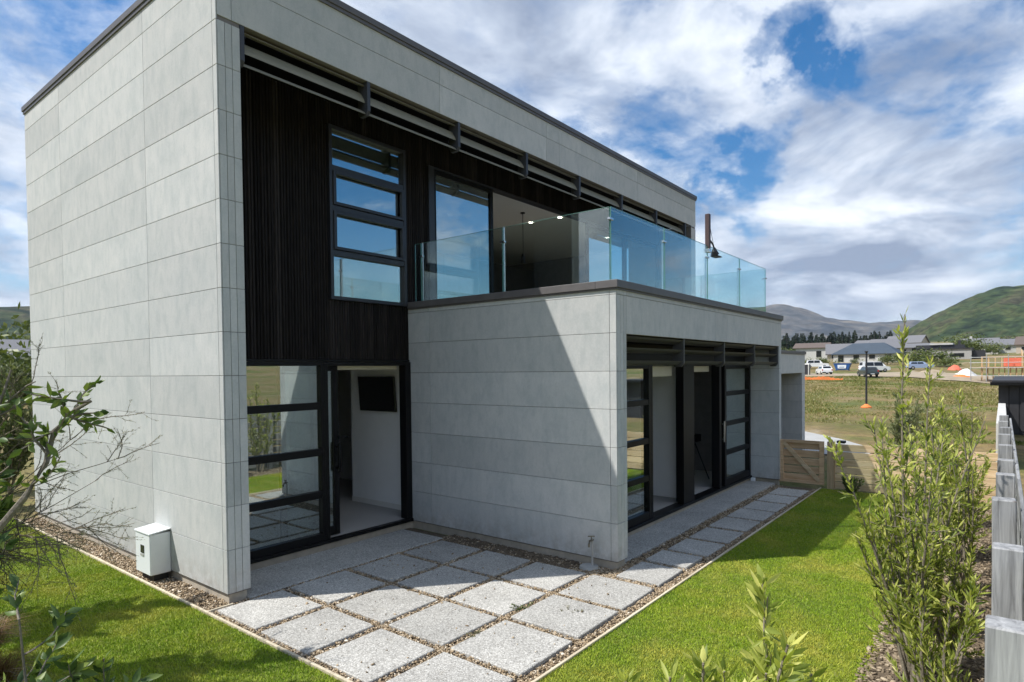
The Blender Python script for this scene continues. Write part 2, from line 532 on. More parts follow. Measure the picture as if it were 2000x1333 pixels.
    simple('car_glass', (0.012, 0.015, 0.018), 0.08, 0.0, 0.0, spec=0.7)
    simple('tyre', (0.018, 0.018, 0.018), 0.85)
    simple('rim', (0.45, 0.45, 0.46), 0.35, 0.8)
    simple('lamp_red', (0.45, 0.02, 0.02), 0.3)
    simple('lamp_clear', (0.75, 0.76, 0.75), 0.2)
    simple('skip_blue', (0.025, 0.10, 0.32), 0.45)
    simple('sign_white', (0.72, 0.75, 0.78), 0.6)
    simple('orange_net', (0.78, 0.22, 0.06), 0.7)
    simple('wrap_red', (0.72, 0.17, 0.10), 0.7)
    simple('tarp_white', (0.76, 0.75, 0.72), 0.6)
    simple('tarp_blue', (0.30, 0.38, 0.55), 0.6)
    simple('galv', (0.48, 0.50, 0.51), 0.4, 0.6)
    simple('pole_dark', (0.03, 0.03, 0.035), 0.5)
    simple('mast_brown', (0.085, 0.055, 0.055), 0.55)
    t = NT('downlight')
    t.b.inputs['Emission Color'].default_value = (1.0, 0.93, 0.8, 1)
    t.b.inputs['Emission Strength'].default_value = 6.0
    MAT['downlight'] = t.m
make_materials()

# ------------------------------------------------------------------ mesh helpers
def link(name, me, mats, parent=None, loc=(0, 0, 0), smooth=False):
    o = bpy.data.objects.new(name, me)
    COL.objects.link(o)
    if mats is not None:
        for m in (mats if isinstance(mats, (list, tuple)) else [mats]):
            if len(me.materials) < (len(mats) if isinstance(mats, (list, tuple)) else 1):
                me.materials.append(MAT[m])
    o.location = loc
    if parent is not None:
        o.parent = parent
    if smooth:
        me.shade_smooth()
    return o

def tag(o, label=None, cat=None, group=None, kind=None):
    if label:
        o['label'] = label
    if cat:
        o['category'] = cat
    if group:
        o['group'] = group
    if kind:
        o['kind'] = kind
    return o

def empty(name, loc=(0, 0, 0), label=None, cat=None, group=None, rz=0.0, parent=None):
    o = bpy.data.objects.new(name, None)
    COL.objects.link(o)
    o.location = loc
    o.rotation_euler = (0, 0, rz)
    o.empty_display_size = 0.1
    if parent is not None:
        o.parent = parent
    return tag(o, label, cat, group)

class MB:
    """collects simple solids into one mesh"""
    def __init__(self):
        self.bm = bmesh.new()
    def box(self, x0, x1, y0, y1, z0, z1, bev=0.0):
        vs = [self.bm.verts.new((x, y, z)) for x in (x0, x1) for y in (y0, y1) for z in (z0, z1)]
        q = [(0, 1, 3, 2), (4, 6, 7, 5), (0, 4, 5, 1), (2, 3, 7, 6), (0, 2, 6, 4), (1, 5, 7, 3)]
        fs = [self.bm.faces.new([vs[i] for i in f]) for f in q]
        if bev:
            es = list({e for f in fs for e in f.edges})
            bmesh.ops.bevel(self.bm, geom=es, offset=bev, segments=1, affect='EDGES')
        return self
    def prism(self, pts, a0, a1, axis='y'):
        """extrude a polygon; axis = extrusion axis; pts in the other two axes"""
        def P(p, a):
            return {'x': (a, p[0], p[1]), 'y': (p[0], a, p[1]), 'z': (p[0], p[1], a)}[axis]
        A = [self.bm.verts.new(P(p, a0)) for p in pts]
        B = [self.bm.verts.new(P(p, a1)) for p in pts]
        n = len(pts)
        self.bm.faces.new(A)
        self.bm.faces.new(B[::-1])
        for i in range(n):
            self.bm.faces.new((A[i], B[i], B[(i+1) % n], A[(i+1) % n]))
        return self
    def tube(self, pts, rad, n=6, caps=True):
        pts = [Vector(p) for p in pts]
        if isinstance(rad, (int, float)):
            rad = [rad]*len(pts)
        rad = [float(q) for q in rad]
        rings = []
        for i, p in enumerate(pts):
            d = (pts[min(i+1, len(pts)-1)] - pts[max(i-1, 0)])
            d = d.normalized() if d.length > 1e-9 else Vector((0, 0, 1))
            up = Vector((0, 0, 1)) if abs(d.z) < 0.9 else Vector((1, 0, 0))
            s = d.cross(up).normalized()
            t = s.cross(d)
            rings.append([self.bm.verts.new(p + rad[i]*(math.cos(2*math.pi*k/n)*s + math.sin(2*math.pi*k/n)*t)) for k in range(n)])
        for a, b in zip(rings[:-1], rings[1:]):
            for k in range(n):
                self.bm.faces.new((a[k], a[(k+1) % n], b[(k+1) % n], b[k]))
        if caps:
            self.bm.faces.new(rings[0][::-1])
            self.bm.faces.new(rings[-1])
        return self
    def bar(self, a, b, w, h=None):
        """rectangular bar between two points"""
        h = w if h is None else h
        a, b = Vector(a), Vector(b)
        d = (b-a).normalized()
        up = Vector((0, 0, 1)) if abs(d.z) < 0.95 else Vector((1, 0, 0))
        s = d.cross(up).normalized()*w/2
        t = s.cross(d).normalized()*h/2
        A = [self.bm.verts.new(a+i*s+j*t) for i, j in ((-1, -1), (1, -1), (1, 1), (-1, 1))]
        B = [self.bm.verts.new(b+i*s+j*t) for i, j in ((-1, -1), (1, -1), (1, 1), (-1, 1))]
        self.bm.faces.new(A[::-1])
        self.bm.faces.new(B)
        for k in range(4):
            self.bm.faces.new((A[k], A[(k+1) % 4], B[(k+1) % 4], B[k]))
        return self
    def build(self, name, mat, parent=None, loc=(0, 0, 0), smooth=False):
        bmesh.ops.recalc_face_normals(self.bm, faces=self.bm.faces[:])
        me = bpy.data.meshes.new(name)
        self.bm.to_mesh(me)
        self.bm.free()
        return link(name, me, mat, parent, loc, smooth)

def box(name, x0, x1, y0, y1, z0, z1, mat, parent=None, bev=0.0):
    c = ((x0+x1)/2, (y0+y1)/2, (z0+z1)/2)
    m = MB().box(x0-c[0], x1-c[0], y0-c[1], y1-c[1], z0-c[2], z1-c[2], bev)
    return m.build(name, mat, parent, c)

def raw_mesh(name, verts, faces, tone=None, tone_domain='FACE'):
    """fast mesh from numpy arrays; faces all of the same size"""
    me = bpy.data.meshes.new(name)
    nv, (nf, k) = len(verts), faces.shape
    me.vertices.add(nv)
    me.vertices.foreach_set('co', np.ascontiguousarray(verts, dtype=np.float32).ravel())
    me.loops.add(nf*k)
    me.loops.foreach_set('vertex_index', np.ascontiguousarray(faces, dtype=np.int32).ravel())
    me.polygons.add(nf)
    me.polygons.foreach_set('loop_start', np.arange(0, nf*k, k, dtype=np.int32))
    me.polygons.foreach_set('loop_total', np.full(nf, k, dtype=np.int32))
    if tone is not None:
        a = me.attributes.new('tone', 'FLOAT', tone_domain)
        a.data.foreach_set('value', np.ascontiguousarray(tone, dtype=np.float32))
    me.update(calc_edges=True)
    me.validate()
    return me

def copy_tree(o, parent=None):
    c = o.copy()
    COL.objects.link(c)
    if parent is not None:
        c.parent = parent
    for ch in list(o.children):
        copy_tree(ch, c)
    return c

# ------------------------------------------------------------------ terrain, hills
def terr_h(x, y):
    r = np.hypot(x - CAM.x, y - CAM.y)
    h = np.interp(r, [0, 30, 34, 124, 136, 155, 215, 320, 600, 1200, 2500], [-0.03, -0.03, 0.0, 1.0, 1.35, 1.9, 4.6, 8, 20, 40, 60])
    h = h - 1.35*np.exp(-((x-112)/34.0)**2-((y+12)/11.0)**2)
    und = 0.18*np.sin(x*0.11+1.0)*np.cos(y*0.13) + 0.10*np.sin(x*0.31+y*0.23)
    return h + und*np.clip((r-40)/40, 0, 1)

def make_terrain():
    rr = np.concatenate([[0.01], np.linspace(4, 40, 10), np.linspace(43, 130, 40), np.geomspace(135, 2500, 36)])
    aa = np.linspace(0, 2*np.pi, 241)[:-1]
    x = CAM.x + rr[:, None]*np.cos(aa)
    y = CAM.y + rr[:, None]*np.sin(aa)
    z = terr_h(x, y)
    V = np.stack([x, y, z], -1).reshape(-1, 3)
    n = len(aa)
    i, j = np.meshgrid(np.arange(len(rr)-1), np.arange(n), indexing='ij')
    Fc = np.stack([i*n+j, (i+1)*n+j, (i+1)*n+(j+1) % n, i*n+(j+1) % n], -1).reshape(-1, 4)
    o = link('ground', raw_mesh('ground', V, Fc), 'terrain', smooth=True)
    tag(o, kind='structure')
make_terrain()

def vnoise(x, y, seed):
    r = np.random.default_rng(seed)
    out = np.zeros_like(x)
    amp = 1.0
    for k in range(6):
        for _ in range(3):
            a = r.uniform(0, 2*np.pi)
            f = 2.0**k*r.uniform(0.7, 1.3)
            out += amp*np.sin(f*(x*np.cos(a)+y*np.sin(a)) + r.uniform(0, 6.28))/3
        amp *= 0.55
    return out

def ring(name, prof, r0, r1, rp, mat, seed, rough, wave):
    """closed ring of hills: prof = (azimuth deg, elevation deg) of the skyline seen from the garden"""
    prof = sorted(prof)
    az = np.array([p[0] for p in prof])
    el = np.array([p[1] for p in prof])
    az = np.concatenate([az-360, az, az+360])
    el = np.concatenate([el, el, el])
    A = np.radians(np.concatenate([np.linspace(-8, 22, 260), np.linspace(22, 352, 330)[1:-1]]))
    E_ = np.interp(np.degrees(A), az, el)
    ker = np.ones(5)/5
    E_ = np.convolve(np.concatenate([E_[-2:], E_, E_[:2]]), ker, 'valid')
    s = np.linspace(0, 1.6, 60)
    rad = r0 + (rp-r0)*np.minimum(s, 1.0) + (r1-rp)*np.clip(s-1, 0, 1)/0.6
    shape = np.where(s <= 1, (3*s**2-2*s**3)**0.85, 1-0.8*(s-1)/0.6)
    X = CAM.x + rad[:, None]*np.cos(A)
    Y = CAM.y + rad[:, None]*np.sin(A)
    top = np.tan(np.radians(E_))*rp
    base = terr_h(np.array([CAM.x+r0]), np.array([CAM.y]))[0] - 12
    Z = base + shape[:, None]*(top[None, :]+CAM.z-base)
    nz = vnoise(X/wave, Y/wave, seed)
    env = (np.sin(np.pi*np.clip(s/1.02, 0, 1))**0.7)*1.0
    Z = Z + nz*rough*env[:, None]*(0.25+top[None, :]/top.max())
    V = np.stack([X, Y, Z], -1).reshape(-1, 3)
    n = len(A)
    i, j = np.meshgrid(np.arange(len(s)-1), np.arange(n), indexing='ij')
    Fc = np.stack([i*n+j, (i+1)*n+j, (i+1)*n+(j+1) % n, i*n+(j+1) % n], -1).reshape(-1, 4)
    o = link(name, raw_mesh(name, V, Fc), mat, smooth=True)
    tag(o, kind='structure')
ring('hill', [(20, 0.6), (12, 0.7), (8, 0.9), (6.3, 1.7), (5.2, 2.6), (3.95, 3.36), (2.69, 3.98), (1.46, 4.42), (0.28, 4.64), (-1.15, 4.62), (-8, 5.4), (-25, 4.4), (-60, 3.4), (-100, 4.2), (-140, 4.6), (-178, 3.2), (140, 3.0), (100, 4.6), (77.8, 5.0), (76, 5.1), (60, 3.0), (40, 1.2)],
     750, 2300, 1750, 'hill', 3, 42.0, 150.0)
ring('mountain', [(16.7, 4.55), (14.72, 4.62), (13.55, 4.40), (12.0, 3.99), (10.14, 3.49), (8.34, 3.16), (6.43, 2.95), (5.2, 2.8), (2, 2.4), (-10, 3.0), (-60, 4.6), (-120, 3.6), (-170, 4.0), (120, 3.8), (77, 3.6), (50, 4.8), (28, 5.2)],
     3000, 7500, 5600, 'mountain', 11, 75.0, 420.0)

# ------------------------------------------------------------------ garden surfaces
def sheet(name, pts, z, mat, thick=0.0):
    me = bpy.data.meshes.new(name)
    me.from_pydata([(p[0], p[1], z) for p in pts], [], [list(range(len(pts)))])
    me.update()
    o = link(name, me, mat)
    return tag(o, kind='structure')

def wavy(x0, x1, y, amp, n, seed):
    r = random.Random(seed)
    return [(x0+(x1-x0)*i/n, y+amp*(r.random()-0.5)) for i in range(n+1)]
BED_EDGE = wavy(-2.3, 10.15, -5.45, 0.20, 26, 4)
lawn_front = sheet('lawn', [(-7, -9.5), (-0.275, -9.5), (-0.275, -5.7), (10.15, -5.7), (10.15, -3.51), (-0.275, -3.51), (-0.275, 8.5), (-7, 8.5)], 0.006, 'lawn')
sheet('garden_bed', BED_EDGE + [(10.15, -6.24), (-2.3, -6.24)], 0.012, 'soil')
patio = sheet('patio', [(-0.25, -3.49), (10.1, -3.49), (10.1, -2.0), (3.3, -2.0), (3.3, 0.95), (0.0, 0.95), (0.0, 6.6), (-0.25, 6.6)], -0.012, 'soil')
sheet('driveway', [(15.4, -3.3), (17.0, -3.6), (19.6, -2.1), (22.5, 0.2), (26, 3.0), (26, 12), (15.4, 12)], 0.008, 'concrete')
dt = []
for i in range(15):
    x = 62+i*3.2
    dt.append((x, 3.2+0.10*(x-62)+1.2*math.sin(i)))
def draped(name, left, right, mat, lift):
    V, Fc = [], []
    for a, b in zip(left, right):
        for k in range(5):
            t = k/4
            x, y = a[0]+(b[0]-a[0])*t, a[1]+(b[1]-a[1])*t
            V.append((x, y, float(terr_h(np.array([x]), np.array([y]))[0])+lift))
    n = len(left)
    for i in range(n-1):
        for k in range(4):
            Fc.append((i*5+k, (i+1)*5+k, (i+1)*5+k+1, i*5+k+1))
    o = link(name, raw_mesh(name, np.array(V), np.array(Fc)), mat, smooth=True)
    return tag(o, kind='structure')
draped('dirt_road', [(101+0.9*math.sin(i*1.7), 20-i*1.9) for i in range(18)], [(124+1.2*math.sin(i*1.1), 23-i*2.0) for i in range(18)], 'dirt', 0.10)

# pavers ------------------------------------------------------------
def paver(x0, x1, y0, y1, top=0.022, name='paver', bev=0.006):
    g = random.Random(hash((round(x0, 2), round(y0, 2))))
    d = lambda: g.uniform(-0.006, 0.006)
    e = 0.010 if name == 'paver' else 0.0
    o = box(name, x0+e+d(), x1-e+d(), y0+e+d(), y1-e+d(), top-0.065, top+g.uniform(-0.004, 0.004), 'aggregate', patio, bev)
    o.rotation_euler = (g.uniform(-0.004, 0.004), g.uniform(-0.004, 0.004), g.uniform(-0.004, 0.004))
    return o
paver(0.215, 3.10, -0.045, 0.80, 0.024, 'slab')                       # strip in front of the left glazing
for cx0, cx1 in ((-0.185, 0.555), (0.625, 1.385), (1.455, 2.215), (2.285, 3.01)):
    for cy0, cy1 in ((-0.865, -0.115), (-1.695, -0.945), (-2.50, -1.77), (-3.36, -2.575)):
        if cx0 > 2.2 and cy0 < -2.55:
            cx1 = 3.02
        paver(cx0, cx1, cy0, cy1)
paver(3.62, 10.05, -2.66, -2.13, 0.024, 'slab')                        # strip in front of the sliding doors
xs = [3.09, 3.83, 4.43, 5.16, 5.93, 6.70, 7.46, 8.21, 8.96, 9.72]
for a, b in zip(xs[:-1], xs[1:]):
    if b < 4.5:
        paver(a+0.035, b-0.035, -3.36, -2.80)
    else:
        paver(a+0.035, b-0.035, -3.39, -2.82)
# timber edging
for a, b in ((6.55, 3.1), (3.1, 0.1), (0.1, -3.48)):
    box('edging_board', -0.278, -0.252, b+0.003, a-0.003, -0.06, 0.034, 'edging', patio, 0.003)
for a, b in ((-0.278, 3.3), (3.3, 6.9), (6.9, 10.1)):
    box('edging_board', a+0.003, b-0.003, -3.518, -3.492, -0.06, 0.030, 'edging', patio, 0.003)
box('edging_board', -0.25, 0.02, -0.075, -0.058, -0.06, 0.024, 'edging', patio, 0.002)

# gravel between pavers ----------------------------------------------
def ico():
    p = (1+5**0.5)/2
    v = np.array([(-1, p, 0), (1, p, 0), (-1, -p, 0), (1, -p, 0), (0, -1, p), (0, 1, p), (0, -1, -p), (0, 1, -p), (p, 0, -1), (p, 0, 1), (-p, 0, -1), (-p, 0, 1)], float)
    v /= np.linalg.norm(v[0])
    f = np.array([(0, 11, 5), (0, 5, 1), (0, 1, 7), (0, 7, 10), (0, 10, 11), (1, 5, 9), (5, 11, 4), (11, 10, 2), (10, 7, 6), (7, 1, 8), (3, 9, 4), (3, 4, 2), (3, 2, 6), (3, 6, 8), (3, 8, 9), (4, 9, 5), (2, 4, 11), (6, 2, 10), (8, 6, 7), (9, 8, 1)])
    return v, f
def scatter_stones(name, P, size, mat, flat=0.55, seed=1, zoff=0.0, jit=0.3):
    r = np.random.default_rng(seed)
    v, f = ico()
    n = len(P)
    sc = size*(0.55+0.9*r.random((n, 1)))*np.stack([1+jit*r.standard_normal(n), 0.75+jit*0.6*r.standard_normal(n), flat*np.ones(n)], -1).clip(0.25, 2)
    a = r.uniform(0, 2*np.pi, n)
    X = v[None]*sc[:, None, :]
    X = X*(1+0.12*r.standard_normal((n, 12, 1)))
    tl = r.normal(0, 0.25, (n, 2))
    X[:, :, 2] += X[:, :, 0]*tl[:, :1] + X[:, :, 1]*tl[:, 1:]
    c, s = np.cos(a)[:, None], np.sin(a)[:, None]
    Y = np.stack([X[..., 0]*c-X[..., 1]*s, X[..., 0]*s+X[..., 1]*c, X[..., 2]], -1) + P[:, None, :]
    Y[..., 2] += zoff
    Fc = (f[None]+12*np.arange(n)[:, None, None]).reshape(-1, 3)
    tone = np.repeat(np.clip(r.normal(0.5, 0.24, n), 0, 1), 20)
    o = link(name, raw_mesh(name, Y.reshape(-1, 3), Fc, tone), mat, smooth=False)
    return tag(o, kind='stuff')
def pts_in(x0, x1, y0, y1, dens, r):
    n = int((x1-x0)*(y1-y0)*dens)
    return np.stack([r.uniform(x0, x1, n), r.uniform(y0, y1, n), r.uniform(-0.004, 0.010, n)], -1)
r = np.random.default_rng(21)
P = []
for gx in (-0.215, 0.59, 1.42, 2.25, 3.045):
    P.append(pts_in(gx-0.05, gx+0.05, -3.49, -0.05, 3300, r))
for gy in (-0.08, -0.905, -1.732, -2.538, -3.425):
    P.append(pts_in(-0.25, 3.32, gy-0.055, gy+0.05, 3300, r))
P.append(pts_in(3.0, 3.34, -2.78, 0.0, 3000, r))
P.append(pts_in(2.95, 3.9, -2.82, -2.66, 2600, r))
P.append(pts_in(3.3, 10.0, -2.82, -2.66, 2300, r))
P.append(pts_in(3.0, 10.0, -3.49, -3.38, 2300, r))
for gx in xs:
    P.append(pts_in(gx-0.05, gx+0.05, -3.42, -2.75, 2600, r))
P.append(pts_in(-0.25, 0.03, 0.0, 6.5, 3000, r))
stray = pts_in(-0.2, 3.3, -3.4, -0.05, 12, r)
stray[:, 2] = 0.028
P.append(stray)
P = np.concatenate(P)
g = scatter_stones('gravel', P, 0.0108, 'pebble', 0.6, 5)
tag(g, 'small tan gravel filling the joints between the pavers and along the wall', 'gravel')
# larger stones lying on the gravel by the left wall
rk = [(-0.15, 4.2, 0.06, 'larger pale stone on the gravel strip beside the feathery tree'), (-0.19, 5.3, 0.045, 'smaller pale stone further back on the gravel strip')]
for i, (x, y, s_, lb) in enumerate(rk):
    v, f = ico()
    rr_ = np.random.default_rng(40+i)
    v = v*np.array([s_, s_*0.8, s_*0.5])*(1+0.2*rr_.standard_normal((12, 1)))
    me = raw_mesh('stone', v, f, np.full(20, 0.85))
    o = link('stone', me, 'pebble', None, (x, y, 0.012))
    tag(o, lb, 'stone', 'stones on the gravel strip')

# grass --------------------------------------------------------------
def grass(name, polys, dens, hgt, seed, label):
    r = np.random.default_rng(seed)
    Ps = []
    for (x0, x1, y0, y1, dm) in polys:
        n = int((x1-x0)*(y1-y0)*dens*dm)
        Ps.append(np.stack([r.uniform(x0, x1, n), r.uniform(y0, y1, n)], -1))
    P = np.concatenate(Ps)
    n = len(P)
    patch = vnoise(P[:, 0]*2.2, P[:, 1]*2.2, seed+1)
    h = hgt*(0.55+0.8*r.random(n))*(1+0.12*patch)
    a = r.uniform(0, 2*np.pi, n)
    lean = r.normal(0, 0.45, (n, 2))*h[:, None]
    w = 0.0036*(0.7+0.6*r.random(n))
    dx, dy = np.cos(a)*w, np.sin(a)*w
    V = np.empty((n, 3, 3))
    V[:, 0] = np.stack([P[:, 0]-dx, P[:, 1]-dy, np.full(n, 0.004)], -1)
    V[:, 1] = np.stack([P[:, 0]+dx, P[:, 1]+dy, np.full(n, 0.004)], -1)
    V[:, 2] = np.stack([P[:, 0]+lean[:, 0], P[:, 1]+lean[:, 1], 0.004+h], -1)
    tone = np.clip(0.45+0.2*patch*0.6+0.22*r.standard_normal(n), 0, 1)
    Fc = np.arange(3*n).reshape(n, 3)
    o = link(name, raw_mesh(name, V.reshape(-1, 3), Fc, tone), 'grass_blade')
    return tag(o, label, 'grass', kind='stuff')
grass('grass', [(-0.1, 3.2, -5.5, -3.49, 1.4), (3.2, 6.5, -5.5, -3.49, 1.1), (6.5, 10.1, -5.5, -3.49, 0.8), (-1.6, -0.1, -5.4, -3.5, 1.0), (-0.2, 9.9, -3.53, -3.50, 1.6)], 12000, 0.018, 31,
      'short bright green mown grass between the path and the shrub bed')
grass('grass', [(-2.6, -0.275, -3.0, 2.5, 1.25), (-3.2, -0.275, 2.5, 7.5, 0.7), (-2.0, -0.275, -3.6, -3.0, 1.0)], 12000, 0.021, 33,
      'shadowed green grass beside the left wall of the house')

# ------------------------------------------------------------------ the house
house = empty('house', (0, 0, 0), 'two storey grey panel clad house with black timber recess and glass railed balcony', 'house')
HC, Z0, ZT = 0.455, 0.10, 6.775
YD, YS = 0.89, -2.10
def K(k):
    return Z0 + HC*k
G = 0.0024            # half joint
def panels_x(x, cols, zs, depth=0.012, side=-1):
    """cladding on a plane x = const; side -1: outer face towards -x"""
    for y0, y1 in cols:
        for z0, z1 in zs:
            a, b = (x, x+depth) if side < 0 else (x-depth, x)
            box('panel', a, b, y0+G, y1-G, z0+G, z1-G, 'panel', house, 0.0022)
def panels_y(y, cols, zs, depth=0.012):
    for x0, x1 in cols:
        for z0, z1 in zs:
            box('panel', x0+G, x1-G, y, y+depth, z0+G, z1-G, 'panel', house, 0.0022)
full = [(K(k), min(K(k+1), ZT)) for k in range(15)]
# tall block: left wall, near pillar, fascia, far pillar
panels_x(0.0, [(0.0, 0.085), (0.085, 1.783), (1.783, 4.814), (4.814, 6.519)], full)
low = [(K(k), K(k+1)) for k in range(13)]
panels_y(0.0, [(0.0125, 0.09), (0.09, 0.165), (0.165, 0.253)], low)
ff = [(6.06, K(14)), (K(14), ZT)]
panels_y(0.0, [(0.0125, 0.165), (0.165, 3.203), (3.203, 5.837), (5.837, 6.236), (6.236, 9.29), (9.29, 12.28), (12.28, 12.56)], ff)
panels_y(0.0, [(12.28, 12.56)], [(K(k), K(k+1)) for k in range(7, 13)])
box('wall_core', 0.0125, 0.2525, 0.0125, 6.51, 0.09, 6.76, 'joint', house)
box('wall_core', 0.2525, 12.30, 0.0125, 0.20, 6.064, 6.76, 'joint', house)
box('wall_core', 12.29, 12.55, 0.0125, 6.51, 2.9, 6.06, 'joint', house)
box('wall_core', 12.29, 12.55, 0.95, 6.51, 0.0, 2.9, 'joint', house)
panels_x(12.565, [(0.02, 3.0), (3.0, 6.519)], [(K(k), K(k+1)) for k in range(0, 13)], side=1)
box('foundation', 0.028, 0.225, 0.03, 6.5, -0.25, 0.088, 'foundation', house)
box('foundation', 0.2255, 12.5, YD-0.03, 6.5, -0.25, 0.088, 'foundation', house)
# coping round the roof
cp = MB()
for (x0, x1, y0, y1) in ((-0.032, 12.60, -0.032, 0.24), (-0.032, 0.24, 0.2402, 6.55), (12.33, 12.60, 0.2402, 6.55), (0.2402, 12.3298, 6.28, 6.55)):
    cp.box(x0, x1, y0, y1, ZT+0.012, ZT+0.092, 0.004)
cp.build('coping', 'coping', house)
sh = MB()
for (x0, x1, y0, y1) in ((-0.018, 12.585, -0.018, 0.22), (-0.018, 0.22, 0.2202, 6.53)):
    sh.box(x0, x1, y0, y1, ZT-0.030, ZT+0.010)
sh.build('coping_flashing', 'coping', house)
box('roof', 0.2535, 12.29, 0.2005, 6.3, 6.32, 6.62, 'roof_grey', house)
box('soffit', 0.2535, 12.289, 0.2005, 1.02, 6.064, 6.12, 'soffit', house)
box('rear_wall', 0.2535, 12.289, 6.3, 6.51, 0.0, 6.76, 'panel', house)

# louvred sun shade under the upper fascia: brackets and blades
bx_ = [0.257+1.664*i for i in range(8)]
for i, x in enumerate(bx_):
    m = MB()
    m.prism([(0.006, 6.062), (0.006, 5.70), (0.045, 5.645), (0.16, 5.645), (0.195, 5.70), (0.195, 6.062)], x, x+0.048, 'x')
    m.build('bracket', 'bracket', house)
def blade(name, x0, x1, y, z, w, t, ang, mat, parent):
    m = MB()
    c, s = math.cos(ang), math.sin(ang)
    prof = [(-w/2, 0), (-w*0.25, t/2), (w*0.25, t/2), (w/2, 0), (w*0.25, -t/2), (-w*0.25, -t/2)]
    m.prism([(y+c*a-s*b, z+s*a+c*b) for a, b in prof], x0, x1, 'x')
    return m.build(name, mat, parent)
for a, b in zip(bx_[:-1], bx_[1:]):
    for z, w, an in ((6.035, 0.10, 0.45), (5.875, 0.185, 1.0), (5.70, 0.15, 0.6)):
        blade('louvre_blade', a+0.05, b-0.002, 0.10, z, w, 0.022, an, 'louvre', house)

# charred vertical boards of the recess (plane y = 0.89)
YD = 0.89
def board_mesh(h):
    w = 0.0865
    m = MB()
    d = 0.022
    pr = [(0, 0), (0.012, -d), (0.036, -d), (0.040, -d*0.35), (0.046, -d*0.35), (0.050, -d), (0.074, -d), (w-0.004, -0.004), (w-0.004, 0)]
    A = [m.bm.verts.new((p[0], p[1], 0)) for p in pr]
    B = [m.bm.verts.new((p[0], p[1], h)) for p in pr]
    n = len(pr)
    for i in range(n):
        m.bm.faces.new((A[i], A[(i+1) % n], B[(i+1) % n], B[i]))
    m.bm.faces.new(A)
    m.bm.faces.new(B[::-1])
    bmesh.ops.recalc_face_normals(m.bm, faces=m.bm.faces[:])
    me = bpy.data.meshes.new('board')
    m.bm.to_mesh(me)
    m.bm.free()
    me.materials.append(MAT['charred'])
    return me
def boards(x0, x1, z0, z1):
    me = board_mesh(z1-z0)
    n = max(1, round((x1-x0)/0.0865))
    w = (x1-x0)/n
    for i in range(n):
        o = bpy.data.objects.new('board', me)
        COL.objects.link(o)
        o.location = (x0+i*w, YD, z0)
        o.scale = (w/0.0865, 1, 1)
        o.parent = house
boards(0.2535, 1.915, 2.575, 6.06)
boards(1.915, 3.345, 2.575, 3.385)
boards(3.285, 3.775, 3.385, 6.06)
boards(1.915, 3.285, 5.745, 6.06)
boards(3.775, 12.28, 5.66, 6.06)
wc = MB()
for (x0, x1, z0, z1) in ((0.2535, 1.93, 2.55, 6.05), (1.9301, 3.27, 2.55, 3.40), (3.2701, 3.79, 2.55, 6.05), (1.9301, 3.27, 5.73, 6.05), (3.7901, 12.28, 5.64, 6.05)):
    wc.box(x0, x1, YD+0.003, YD+0.11, z0, z1)
wc.build('wall_core', 'soffit', house)
box('head_flashing', 0.2535, 3.344, YD-0.03, YD+0.002, 2.545, 2.572, 'black_metal', house)
# intermediate floor and ground slab
box('upper_floor', 0.2535, 12.289, YD+0.112, 6.3, 2.56, 3.02, 'ceiling_white', house)
box('floor', 0.2535, 12.289, YD+0.02, 6.3, 0.089, 0.135, 'carpet', house)

# glazing ------------------------------------------------------------
def glazed(name, y, x0, x1, z0, z1, fw, muls=(), mw=0.07, dep=0.09, mat='black_metal', parent=house, glass='window_glass', bottom=None, vert=()):
    """framed light on a plane y = const; muls = heights of horizontal bars; pane children"""
    fb = fw if bottom is None else bottom
    m = MB()
    m.box(x0, x0+fw, y-dep/2, y+dep/2, z0, z1, 0.003)
    m.box(x1-fw, x1, y-dep/2, y+dep/2, z0, z1, 0.003)
    m.box(x0+fw+0.0002, x1-fw-0.0002, y-dep/2+0.002, y+dep/2-0.002, z1-fw, z1-0.001, 0.003)
    m.box(x0+fw+0.0002, x1-fw-0.0002, y-dep/2+0.002, y+dep/2-0.002, z0+0.001, z0+fb, 0.003)
    for z in muls:
        m.box(x0+fw+0.0002, x1-fw-0.0002, y-dep/2+0.006, y+dep/2-0.006, z-mw/2, z+mw/2, 0.003)
    f = m.build(name, mat, parent)
    lv = [z0+fb] + [q for z in sorted(muls) for q in (z-mw/2, z+mw/2)] + [z1-fw]
    for a, b in zip(lv[::2], lv[1::2]):
        box('pane', x0+fw-0.004, x1-fw+0.004, y-0.003, y+0.003, a-0.004, b+0.004, glass, f)
    return f
# ground floor left: fixed light, parked sliding leaf, opening
glazed('window', YD-0.005, 0.256, 1.79, 0.135, 2.54, 0.055, (1.95, 1.33, 0.76), 0.095, 0.10, bottom=0.10)
glazed('sliding_door', YD+0.085, 1.20, 2.09, 0.15, 2.50, 0.085, (), 0.07, 0.05, bottom=0.12)
fr = MB()
fr.box(1.792, 1.85, YD-0.055, YD+0.045, 0.135, 2.54, 0.003)
fr.box(3.235, 3.342, YD-0.055, YD+0.095, 0.135, 2.54, 0.003)
fr.box(1.8502, 3.2348, YD-0.053, YD+0.093, 2.485, 2.538, 0.003)
fr.box(0.256, 3.342, YD-0.075, YD+0.11, 0.09, 0.1345, 0.003)
fr.build('door_frame', 'black_metal', house)
hd = MB()
hd.box(2.035, 2.06, YD-0.02, YD+0.012, 1.02, 1.42, 0.004)
hd.box(2.04, 2.055, YD+0.012, YD+0.062, 1.06, 1.09)
hd.box(2.04, 2.055, YD+0.012, YD+0.062, 1.35, 1.38)
hd.tube([(2.07, YD+0.05, 1.50), (2.07, YD-0.01, 1.50), (2.19, YD-0.02, 1.495)], 0.011, 8)
hd.build('door_handle', 'black_metal', house)
